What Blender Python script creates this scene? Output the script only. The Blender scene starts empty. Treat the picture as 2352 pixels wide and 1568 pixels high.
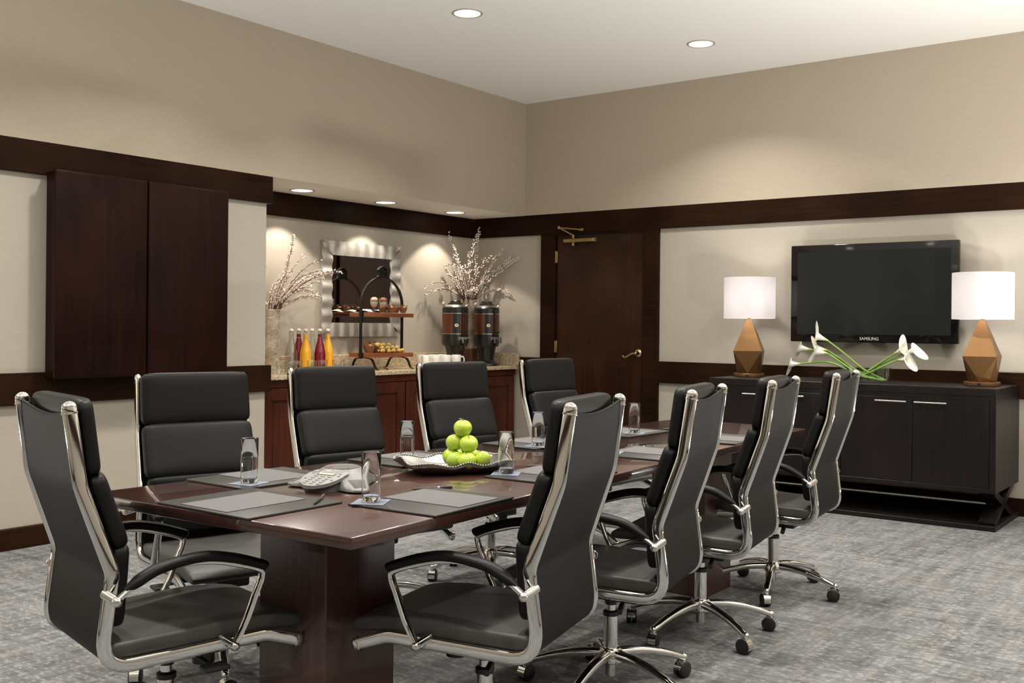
import bpy, bmesh, math, random
from mathutils import Vector, Matrix, Euler
PI = math.pi
R = math.radians
C = bpy.context.scene.collection
random.seed(7)

# ------------------------------------------------------------------ helpers
def MB():
    return bmesh.new()

def link(name, bm, mats, parent=None, smooth=True, loc=(0, 0, 0), rotz=0.0, angle=38):
    me = bpy.data.meshes.new(name)
    bmesh.ops.recalc_face_normals(bm, faces=bm.faces[:])
    bm.to_mesh(me); bm.free()
    if not isinstance(mats, (list, tuple)): mats = [mats]
    for m in mats: me.materials.append(m)
    if smooth:
        for p in me.polygons: p.use_smooth = True
        me.set_sharp_from_angle(angle=R(angle))
    o = bpy.data.objects.new(name, me)
    o.location = loc; o.rotation_euler = (0, 0, rotz)
    if parent: o.parent = parent
    C.objects.link(o)
    return o

def tag(o, label, cat, group=None, kind=None):
    if label: o['label'] = label
    if cat: o['category'] = cat
    if group: o['group'] = group
    if kind: o['kind'] = kind
    return o

def thing(name, label, cat, loc=(0, 0, 0), rotz=0.0, group=None):
    o = bpy.data.objects.new(name, None)
    o.empty_display_size = 0.05
    o.location = loc; o.rotation_euler = (0, 0, rotz)
    C.objects.link(o)
    return tag(o, label, cat, group)

def struct(name, bm, mat, parent=None, smooth=False):
    o = link(name, bm, mat, parent, smooth)
    o['kind'] = 'structure'
    return o

def dup(root, loc, rotz, label, group=None):
    def cp(o, par):
        c = o.copy()
        C.objects.link(c)
        if par: c.parent = par
        for ch in list(o.children): cp(ch, c)
        return c
    r = cp(root, None)
    r.location = loc; r.rotation_euler = (0, 0, rotz)
    r['label'] = label
    if group: r['group'] = group
    return r

def box(bm, x0, x1, y0, y1, z0, z1, bev=0.0, seg=2, mi=0):
    vs = [bm.verts.new((x, y, z)) for x in (x0, x1) for y in (y0, y1) for z in (z0, z1)]
    idx = [(0, 1, 3, 2), (4, 6, 7, 5), (0, 4, 5, 1), (2, 3, 7, 6), (0, 2, 6, 4), (1, 5, 7, 3)]
    fs = [bm.faces.new([vs[i] for i in f]) for f in idx]
    for f in fs: f.material_index = mi
    if bev > 0:
        es = list({e for f in fs for e in f.edges})
        r = bmesh.ops.bevel(bm, geom=es, offset=bev, segments=seg, affect='EDGES', profile=0.5)
        for f in r['faces']: f.material_index = mi
    return vs

def prism(bm, poly, z0, z1, bev=0.0, seg=2, mi=0):
    a = [bm.verts.new((x, y, z0)) for x, y in poly]
    b = [bm.verts.new((x, y, z1)) for x, y in poly]
    n = len(poly)
    fs = [bm.faces.new(a[::-1]), bm.faces.new(b)]
    fs += [bm.faces.new((a[i], a[(i + 1) % n], b[(i + 1) % n], b[i])) for i in range(n)]
    for f in fs: f.material_index = mi
    if bev > 0:
        es = list({e for f in fs for e in f.edges})
        r = bmesh.ops.bevel(bm, geom=es, offset=bev, segments=seg, affect='EDGES', profile=0.5)
        for f in r['faces']: f.material_index = mi

def loft(bm, rings, cap=True, close=True, mi=0):
    vr = [[bm.verts.new(p) for p in r] for r in rings]
    n = len(rings[0])
    m = n if close else n - 1
    for a, b in zip(vr, vr[1:]):
        for i in range(m):
            f = bm.faces.new((a[i], a[(i + 1) % n], b[(i + 1) % n], b[i])); f.material_index = mi
    if cap and close:
        f = bm.faces.new(vr[0][::-1]); f.material_index = mi
        f = bm.faces.new(vr[-1]); f.material_index = mi
    return vr

def lathe(bm, prof, n=32, c=(0, 0, 0), mi=0, cap=True):
    rings = []
    for r, z in prof:
        r = max(r, 1e-4)
        rings.append([(c[0] + r * math.cos(2 * PI * i / n), c[1] + r * math.sin(2 * PI * i / n), c[2] + z) for i in range(n)])
    loft(bm, rings, cap, True, mi)

def tube(bm, pts, r, n=10, mi=0, cap=True):
    pts = [Vector(p) for p in pts]
    rs = r if isinstance(r, (list, tuple)) else [r] * len(pts)
    t0 = (pts[1] - pts[0]).normalized()
    up = Vector((0, 0, 1)) if abs(t0.z) < 0.9 else Vector((1, 0, 0))
    nrm = (up - t0 * up.dot(t0)).normalized()
    rings = []
    for i, p in enumerate(pts):
        a = pts[max(i - 1, 0)]; b = pts[min(i + 1, len(pts) - 1)]
        t = (b - a).normalized()
        nrm = (nrm - t * nrm.dot(t)).normalized()
        bi = t.cross(nrm)
        rings.append([p + (nrm * math.cos(2 * PI * k / n) + bi * math.sin(2 * PI * k / n)) * rs[i] for k in range(n)])
    loft(bm, rings, cap, True, mi)

def ellipsoid(bm, c, rx, ry, rz, nu=16, nv=10, mi=0, rot=None):
    rings = []
    M = rot if rot else Matrix.Identity(3)
    for j in range(nv + 1):
        ph = -PI / 2 + PI * j / nv
        rr = max(math.cos(ph), 1e-3)
        rings.append([Vector(c) + M @ Vector((rx * rr * math.cos(2 * PI * i / nu), ry * rr * math.sin(2 * PI * i / nu), rz * math.sin(ph))) for i in range(nu)])
    loft(bm, rings, True, True, mi)

def fillet(pts, rads, n=5):
    out = [pts[0]]
    for i in range(1, len(pts) - 1):
        p, a, b = Vector(pts[i]), Vector(pts[i - 1]), Vector(pts[i + 1])
        d = rads[i - 1]
        s = p + (a - p).normalized() * d; e = p + (b - p).normalized() * d
        for k in range(n + 1):
            t = k / n
            out.append(tuple(s * (1 - t) ** 2 + p * 2 * t * (1 - t) + e * t * t))
    out.append(pts[-1])
    return out

def smooth_path(pts, n=6):
    out = []
    P = [Vector(p) for p in pts]
    for i in range(len(P) - 1):
        p0 = P[max(i - 1, 0)]; p1 = P[i]; p2 = P[i + 1]; p3 = P[min(i + 2, len(P) - 1)]
        for k in range(n):
            t = k / n
            out.append(0.5 * ((2 * p1) + (p2 - p0) * t + (2 * p0 - 5 * p1 + 4 * p2 - p3) * t * t + (3 * p1 - p0 - 3 * p2 + p3) * t ** 3))
    out.append(P[-1])
    return out

def resample(pts, n):
    P = [Vector(p) for p in pts]
    L = [0]
    for a, b in zip(P, P[1:]): L.append(L[-1] + (b - a).length)
    out = []; j = 0
    for i in range(n):
        s = L[-1] * i / (n - 1)
        while j < len(P) - 2 and L[j + 1] < s: j += 1
        t = (s - L[j]) / max(L[j + 1] - L[j], 1e-9)
        out.append(P[j].lerp(P[j + 1], min(max(t, 0), 1)))
    return out

def ribbon(bm, pts, vfun, a, b, n=16, p=3.0, mi=0, cap=True):
    """sweep a superellipse section along (u, z) points; v position from vfun(i); a in plane, b across"""
    P = [Vector((q[0], q[1])) for q in pts]
    rings = []
    for i, q in enumerate(P):
        s = P[max(i - 1, 0)]; e = P[min(i + 1, len(P) - 1)]
        t = (e - s).normalized(); nr = Vector((-t.y, t.x))
        ai = a[i] if isinstance(a, (list, tuple)) else a
        bi = b[i] if isinstance(b, (list, tuple)) else b
        v = vfun(i)
        ring = []
        for k in range(n):
            th = 2 * PI * (k + 0.5) / n
            c, s_ = math.cos(th), math.sin(th)
            x = math.copysign(abs(c) ** (2 / p), c) * ai
            y = math.copysign(abs(s_) ** (2 / p), s_) * bi
            ring.append((q.x + nr.x * x, v + y, q.y + nr.y * x))
        rings.append(ring)
    loft(bm, rings, cap, True, mi)

def pillow(bm, c, ax, ay, az, hx, hy, hz, n=12, pe=9.0, pt=4.0, taper=0.0, mi=0):
    """puffed cushion. ax = thickness axis, ay = width axis, az = length axis"""
    vmap = {}
    def pt_(x, y, z):
        key = (round(x, 5), round(y, 5), round(z, 5))
        if key in vmap: return vmap[key]
        a = (abs(y) ** pe + abs(z) ** pe) ** (1 / pe)
        r = (abs(x) ** pt + a ** pt) ** (1 / pt)
        X, Y, Z = x / r, y / r, z / r
        p = Vector(c) + ax * (X * hx) + ay * (Y * hy * (1 + taper * Z)) + az * (Z * hz)
        vmap[key] = bm.verts.new(p)
        return vmap[key]
    def dens(i):
        t = -1 + 2 * i / n
        return math.copysign(1 - (1 - abs(t)) ** 1.6, t)
    g = [dens(i) for i in range(n + 1)]
    for d in range(3):
        for s in (-1, 1):
            for i in range(n):
                for j in range(n):
                    q = []
                    for (u, v) in ((g[i], g[j]), (g[i + 1], g[j]), (g[i + 1], g[j + 1]), (g[i], g[j + 1])):
                        co = [0, 0, 0]; co[d] = s; co[(d + 1) % 3] = u; co[(d + 2) % 3] = v
                        q.append(pt_(*co))
                    try:
                        f = bm.faces.new(q); f.material_index = mi
                    except ValueError: pass

# ------------------------------------------------------------------ materials
def new_mat(name):
    m = bpy.data.materials.new(name); m.use_nodes = True
    nt = m.node_tree
    return m, nt, nt.nodes['Principled BSDF']

def plain(name, col, rough=0.5, metal=0.0, coat=0.0, spec=0.5, bump=0.0, bscale=200.0, emis=None, estr=0.0, coat_r=0.05, var=0.0, vscale=8.0):
    m, nt, b = new_mat(name)
    b.inputs['Base Color'].default_value = (*col, 1)
    b.inputs['Roughness'].default_value = rough
    b.inputs['Metallic'].default_value = metal
    b.inputs['Coat Weight'].default_value = coat
    b.inputs['Coat Roughness'].default_value = coat_r
    b.inputs['Specular IOR Level'].default_value = spec
    if emis:
        b.inputs['Emission Color'].default_value = (*emis, 1)
        b.inputs['Emission Strength'].default_value = estr
    tc = nt.nodes.new('ShaderNodeTexCoord')
    n = nt.nodes.new('ShaderNodeTexNoise'); n.inputs['Scale'].default_value = bscale
    nt.links.new(tc.outputs['Object'], n.inputs['Vector'])
    if bump:
        bp = nt.nodes.new('ShaderNodeBump'); bp.inputs['Strength'].default_value = bump
        bp.inputs['Distance'].default_value = 0.002
        nt.links.new(n.outputs['Fac'], bp.inputs['Height'])
        nt.links.new(bp.outputs['Normal'], b.inputs['Normal'])
    if var:
        n2 = nt.nodes.new('ShaderNodeTexNoise'); n2.inputs['Scale'].default_value = vscale
        n2.inputs['Detail'].default_value = 4
        nt.links.new(tc.outputs['Object'], n2.inputs['Vector'])
        mx = nt.nodes.new('ShaderNodeMix'); mx.data_type = 'RGBA'
        mx.inputs[6].default_value = (*[c * (1 - var) for c in col], 1)
        mx.inputs[7].default_value = (*[min(c * (1 + var), 1) for c in col], 1)
        nt.links.new(n2.outputs['Fac'], mx.inputs[0])
        nt.links.new(mx.outputs[2], b.inputs['Base Color'])
    return m

def wood(name, dark, light, grain=(3, 60, 60), rough=0.3, coat=0.5, scale=1.0, coat_r=0.08, spec=0.5):
    """streaky wood: grain = noise scale along x, y, z (small = long streaks)"""
    m, nt, b = new_mat(name)
    tc = nt.nodes.new('ShaderNodeTexCoord')
    mp = nt.nodes.new('ShaderNodeMapping'); mp.inputs['Scale'].default_value = [g * scale for g in grain]
    nt.links.new(tc.outputs['Object'], mp.inputs['Vector'])
    n = nt.nodes.new('ShaderNodeTexNoise'); n.inputs['Scale'].default_value = 1.0; n.inputs['Detail'].default_value = 6; n.inputs['Roughness'].default_value = 0.6
    nt.links.new(mp.outputs['Vector'], n.inputs['Vector'])
    n2 = nt.nodes.new('ShaderNodeTexNoise'); n2.inputs['Scale'].default_value = 2.2; n2.inputs['Detail'].default_value = 2
    nt.links.new(tc.outputs['Object'], n2.inputs['Vector'])
    ad = nt.nodes.new('ShaderNodeMath'); ad.operation = 'MULTIPLY_ADD'; ad.inputs[1].default_value = 0.5
    nt.links.new(n2.outputs['Fac'], ad.inputs[0]); 
    ml = nt.nodes.new('ShaderNodeMath'); ml.operation = 'MULTIPLY'; ml.inputs[1].default_value = 0.5
    nt.links.new(n.outputs['Fac'], ml.inputs[0]); nt.links.new(ml.outputs[0], ad.inputs[2])
    cr = nt.nodes.new('ShaderNodeValToRGB')
    cr.color_ramp.elements[0].position = 0.35; cr.color_ramp.elements[0].color = (*dark, 1)
    cr.color_ramp.elements[1].position = 0.65; cr.color_ramp.elements[1].color = (*light, 1)
    nt.links.new(ad.outputs[0], cr.inputs['Fac'])
    nt.links.new(cr.outputs['Color'], b.inputs['Base Color'])
    b.inputs['Roughness'].default_value = rough
    b.inputs['Coat Weight'].default_value = coat
    b.inputs['Coat Roughness'].default_value = coat_r
    b.inputs['Specular IOR Level'].default_value = spec
    bp = nt.nodes.new('ShaderNodeBump'); bp.inputs['Strength'].default_value = 0.04; bp.inputs['Distance'].default_value = 0.001
    nt.links.new(n.outputs['Fac'], bp.inputs['Height']); nt.links.new(bp.outputs['Normal'], b.inputs['Normal'])
    return m

def wallpaper(name, c0, c1, rot=(0, 0, 0)):
    m, nt, b = new_mat(name)
    tc = nt.nodes.new('ShaderNodeTexCoord')
    mp = nt.nodes.new('ShaderNodeMapping'); mp.inputs['Rotation'].default_value = rot
    mp.inputs['Scale'].default_value = (16, 16, 190)
    nt.links.new(tc.outputs['Object'], mp.inputs['Vector'])
    n = nt.nodes.new('ShaderNodeTexNoise'); n.inputs['Scale'].default_value = 1; n.inputs['Detail'].default_value = 5; n.inputs['Roughness'].default_value = 0.7
    nt.links.new(mp.outputs['Vector'], n.inputs['Vector'])
    cr = nt.nodes.new('ShaderNodeValToRGB')
    cr.color_ramp.elements[0].position = 0.12; cr.color_ramp.elements[0].color = (*c0, 1)
    cr.color_ramp.elements[1].position = 0.88; cr.color_ramp.elements[1].color = (*c1, 1)
    nt.links.new(n.outputs['Fac'], cr.inputs['Fac']); nt.links.new(cr.outputs['Color'], b.inputs['Base Color'])
    b.inputs['Roughness'].default_value = 0.75; b.inputs['Specular IOR Level'].default_value = 0.25
    bp = nt.nodes.new('ShaderNodeBump'); bp.inputs['Strength'].default_value = 0.12; bp.inputs['Distance'].default_value = 0.001
    nt.links.new(n.outputs['Fac'], bp.inputs['Height']); nt.links.new(bp.outputs['Normal'], b.inputs['Normal'])
    return m

def carpet_mat():
    m, nt, b = new_mat('carpet')
    N = nt.nodes.new; L = nt.links.new
    tc = N('ShaderNodeTexCoord')
    def noise(scale, vec_scale, detail=2, rough=0.5):
        mp = N('ShaderNodeMapping'); mp.inputs['Scale'].default_value = vec_scale
        L(tc.outputs['Object'], mp.inputs['Vector'])
        n = N('ShaderNodeTexNoise'); n.inputs['Scale'].default_value = scale; n.inputs['Detail'].default_value = detail; n.inputs['Roughness'].default_value = rough
        L(mp.outputs['Vector'], n.inputs['Vector'])
        return n.outputs['Fac']
    def math_(op, a, c=None, v=None):
        k = N('ShaderNodeMath'); k.operation = op
        L(a, k.inputs[0])
        if c is not None: L(c, k.inputs[1])
        if v is not None: k.inputs[1].default_value = v
        return k.outputs[0]
    mpv = N('ShaderNodeMapping'); mpv.inputs['Scale'].default_value = (72, 40, 1)
    dn = N('ShaderNodeTexNoise'); dn.inputs['Scale'].default_value = 60; dn.inputs['Detail'].default_value = 2
    L(tc.outputs['Object'], dn.inputs['Vector'])
    dv = N('ShaderNodeVectorMath'); dv.operation = 'MULTIPLY_ADD'; dv.inputs[1].default_value = (.014, .014, 0)
    L(dn.outputs['Color'], dv.inputs[0]); L(tc.outputs['Object'], dv.inputs[2])
    L(dv.outputs[0], mpv.inputs['Vector'])
    vo = N('ShaderNodeTexVoronoi'); vo.voronoi_dimensions = '2D'; vo.inputs['Scale'].default_value = 1; vo.inputs['Randomness'].default_value = .55
    vo.distance = 'CHEBYCHEV'
    L(mpv.outputs[0], vo.inputs['Vector'])
    sc_ = N('ShaderNodeSeparateColor'); L(vo.outputs['Color'], sc_.inputs[0])
    soft = N('ShaderNodeMapRange'); soft.inputs['From Min'].default_value = .48; soft.inputs['From Max'].default_value = .30
    L(vo.outputs['Distance'], soft.inputs['Value'])
    rows = noise(1.0, (2.6, 16, 1), 4, 0.65)      # bands
    cols = noise(1.0, (24, 2.2, 1), 4, 0.65)
    big = noise(1.6, (1, 1, 1), 4, 0.6)
    pile = noise(420, (1, 1, 1), 2, 0.7)
    band = math_('ADD', rows, cols)
    band = math_('MULTIPLY', band, v=0.5)
    cr = N('ShaderNodeValToRGB')
    cr.color_ramp.elements[0].position = 0.40; cr.color_ramp.elements[0].color = (0.090, 0.093, 0.096, 1)
    cr.color_ramp.elements[1].position = 0.62; cr.color_ramp.elements[1].color = (0.224, 0.227, 0.229, 1)
    t = math_('MULTIPLY', big, v=0.25)
    t2 = math_('MULTIPLY', band, v=0.75)
    t = math_('ADD', t, t2)
    L(t, cr.inputs['Fac'])
    # light flecks where the white noise is high and the bands agree
    s = math_('MULTIPLY', band, v=1.6)
    s = math_('ADD', s, sc_.outputs[0])
    fl = N('ShaderNodeValToRGB')
    fl.color_ramp.elements[0].position = 0.0; fl.color_ramp.elements[0].color = (0, 0, 0, 1)
    fl.color_ramp.elements[1].position = 1.0; fl.color_ramp.elements[1].color = (1, 1, 1, 1)
    mr = N('ShaderNodeMapRange'); mr.inputs['From Min'].default_value = 1.24; mr.inputs['From Max'].default_value = 1.78
    mr.inputs['To Max'].default_value = 0.62
    L(s, mr.inputs['Value'])
    mk = math_('MULTIPLY', mr.outputs[0], soft.outputs[0])
    fcol = N('ShaderNodeMix'); fcol.data_type = 'RGBA'
    fcol.inputs[6].default_value = (0.335, 0.330, 0.322, 1); fcol.inputs[7].default_value = (0.345, 0.293, 0.245, 1)
    cc = noise(5, (1, 1, 1), 1)
    mr2 = N('ShaderNodeMapRange'); mr2.inputs['From Min'].default_value = 0.5; mr2.inputs['From Max'].default_value = 0.7
    L(cc, mr2.inputs['Value']); L(mr2.outputs[0], fcol.inputs[0])
    mx = N('ShaderNodeMix'); mx.data_type = 'RGBA'
    L(mk, mx.inputs[0]); L(cr.outputs['Color'], mx.inputs[6]); L(fcol.outputs[2], mx.inputs[7])
    mp_ = N('ShaderNodeMapRange'); mp_.inputs['To Min'].default_value = 0.62; mp_.inputs['To Max'].default_value = 1.38
    mp_.inputs['From Min'].default_value = 0.25; mp_.inputs['From Max'].default_value = 0.75
    L(pile, mp_.inputs['Value'])
    mu = N('ShaderNodeMix'); mu.data_type = 'RGBA'; mu.blend_type = 'MULTIPLY'; mu.inputs[0].default_value = 1
    L(mx.outputs[2], mu.inputs[6]); L(mp_.outputs[0], mu.inputs[7])
    L(mu.outputs[2], b.inputs['Base Color'])
    b.inputs['Roughness'].default_value = 0.95; b.inputs['Specular IOR Level'].default_value = 0.1
    bp = N('ShaderNodeBump'); bp.inputs['Strength'].default_value = 0.5; bp.inputs['Distance'].default_value = 0.004
    L(pile, bp.inputs['Height']); L(bp.outputs['Normal'], b.inputs['Normal'])
    return m

def granite_mat():
    m, nt, b = new_mat('granite')
    N = nt.nodes.new; L = nt.links.new
    tc = N('ShaderNodeTexCoord')
    v = N('ShaderNodeTexVoronoi'); v.inputs['Scale'].default_value = 150
    n = N('ShaderNodeTexNoise'); n.inputs['Scale'].default_value = 70; n.inputs['Detail'].default_value = 5; n.inputs['Roughness'].default_value = 0.7
    L(tc.outputs['Object'], v.inputs['Vector']); L(tc.outputs['Object'], n.inputs['Vector'])
    cr = N('ShaderNodeValToRGB'); e = cr.color_ramp.elements
    e[0].position = 0.31; e[0].color = (0.07, 0.045, 0.03, 1)
    e[1].position = 0.66; e[1].color = (0.66, 0.56, 0.42, 1)
    k = cr.color_ramp.elements.new(0.40); k.color = (0.36, 0.265, 0.16, 1)
    k = cr.color_ramp.elements.new(0.54); k.color = (0.54, 0.44, 0.30, 1)
    sx = N('ShaderNodeSeparateColor'); L(v.outputs['Color'], sx.inputs[0])
    a = N('ShaderNodeMath'); a.operation = 'MULTIPLY_ADD'; a.inputs[1].default_value = 0.22
    L(sx.outputs[0], a.inputs[0])
    a2 = N('ShaderNodeMath'); a2.operation = 'MULTIPLY'; a2.inputs[1].default_value = 0.8
    L(n.outputs['Fac'], a2.inputs[0]); L(a2.outputs[0], a.inputs[2])
    L(a.outputs[0], cr.inputs['Fac']); L(cr.outputs['Color'], b.inputs['Base Color'])
    b.inputs['Roughness'].default_value = 0.15
    return m

def birch_mat():
    m, nt, b = new_mat('birch_bark')
    N = nt.nodes.new; L = nt.links.new
    tc = N('ShaderNodeTexCoord'); mp = N('ShaderNodeMapping'); mp.inputs['Scale'].default_value = (30, 30, 95)
    L(tc.outputs['Object'], mp.inputs['Vector'])
    n = N('ShaderNodeTexNoise'); n.inputs['Scale'].default_value = 1.0; n.inputs['Detail'].default_value = 7; n.inputs['Roughness'].default_value = 0.7
    L(mp.outputs['Vector'], n.inputs['Vector'])
    n2 = N('ShaderNodeTexNoise'); n2.inputs['Scale'].default_value = 9; n2.inputs['Detail'].default_value = 5
    L(tc.outputs['Object'], n2.inputs['Vector'])
    cr = N('ShaderNodeValToRGB'); e = cr.color_ramp.elements
    e[0].position = 0.30; e[0].color = (0.14, 0.105, 0.07, 1); e[1].position = 0.6; e[1].color = (0.60, 0.53, 0.43, 1)
    k = e.new(0.43); k.color = (0.45, 0.38, 0.29, 1)
    L(n.outputs['Fac'], cr.inputs['Fac'])
    cr2 = N('ShaderNodeValToRGB'); cr2.color_ramp.elements[0].position = 0.35; cr2.color_ramp.elements[0].color = (0.6, 0.52, 0.42, 1); cr2.color_ramp.elements[1].position = 0.6; cr2.color_ramp.elements[1].color = (1, 1, 1, 1)
    L(n2.outputs['Fac'], cr2.inputs['Fac'])
    mu = N('ShaderNodeMix'); mu.data_type = 'RGBA'; mu.blend_type = 'MULTIPLY'; mu.inputs[0].default_value = 1
    L(cr.outputs['Color'], mu.inputs[6]); L(cr2.outputs['Color'], mu.inputs[7]); L(mu.outputs[2], b.inputs['Base Color'])
    b.inputs['Roughness'].default_value = 0.7
    return m

def glass_mat(name, tint=(0.97, 0.98, 0.97), rough=0.0, ior=1.5):
    m = bpy.data.materials.new(name); m.use_nodes = True
    nt = m.node_tree; nt.nodes.clear()
    N = nt.nodes.new; L = nt.links.new
    out = N('ShaderNodeOutputMaterial'); mix = N('ShaderNodeMixShader')
    tr = N('ShaderNodeBsdfTransparent'); tr.inputs['Color'].default_value = (*tint, 1)
    gl = N('ShaderNodeBsdfGlossy'); gl.inputs['Roughness'].default_value = rough
    fr = N('ShaderNodeLayerWeight'); fr.inputs['Blend'].default_value = 0.5
    pw = N('ShaderNodeMath'); pw.operation = 'POWER'; pw.inputs[1].default_value = 3.0
    ma = N('ShaderNodeMath'); ma.operation = 'MULTIPLY_ADD'; ma.inputs[1].default_value = 0.75; ma.inputs[2].default_value = 0.075
    L(fr.outputs['Facing'], pw.inputs[0]); L(pw.outputs[0], ma.inputs[0])
    L(ma.outputs[0], mix.inputs[0]); L(tr.outputs[0], mix.inputs[1]); L(gl.outputs[0], mix.inputs[2]); L(mix.outputs[0], out.inputs['Surface'])
    return m

def solid_glass(name, col=(1, 1, 1)):
    m, nt, b = new_mat(name)
    b.inputs['Base Color'].default_value = (*col, 1)
    b.inputs['Transmission Weight'].default_value = 1.0; b.inputs['Roughness'].default_value = 0.0; b.inputs['IOR'].default_value = 1.47
    return m

def shade_mat():
    m = bpy.data.materials.new('lamp_shade_fabric'); m.use_nodes = True
    nt = m.node_tree; nt.nodes.clear()
    N = nt.nodes.new; L = nt.links.new
    out = N('ShaderNodeOutputMaterial'); mix = N('ShaderNodeMixShader'); mix.inputs[0].default_value = 0.55
    tl = N('ShaderNodeBsdfTranslucent'); tl.inputs['Color'].default_value = (0.66, 0.64, 0.66, 1)
    df = N('ShaderNodeBsdfDiffuse'); df.inputs['Color'].default_value = (0.86, 0.84, 0.85, 1)
    L(df.outputs[0], mix.inputs[1]); L(tl.outputs[0], mix.inputs[2]); L(mix.outputs[0], out.inputs['Surface'])
    return m

def emit_mat(name, col, s):
    m = bpy.data.materials.new(name); m.use_nodes = True
    nt = m.node_tree; nt.nodes.clear()
    out = nt.nodes.new('ShaderNodeOutputMaterial'); e = nt.nodes.new('ShaderNodeEmission')
    e.inputs['Color'].default_value = (*col, 1); e.inputs['Strength'].default_value = s
    nt.links.new(e.outputs[0], out.inputs['Surface'])
    return m

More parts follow.
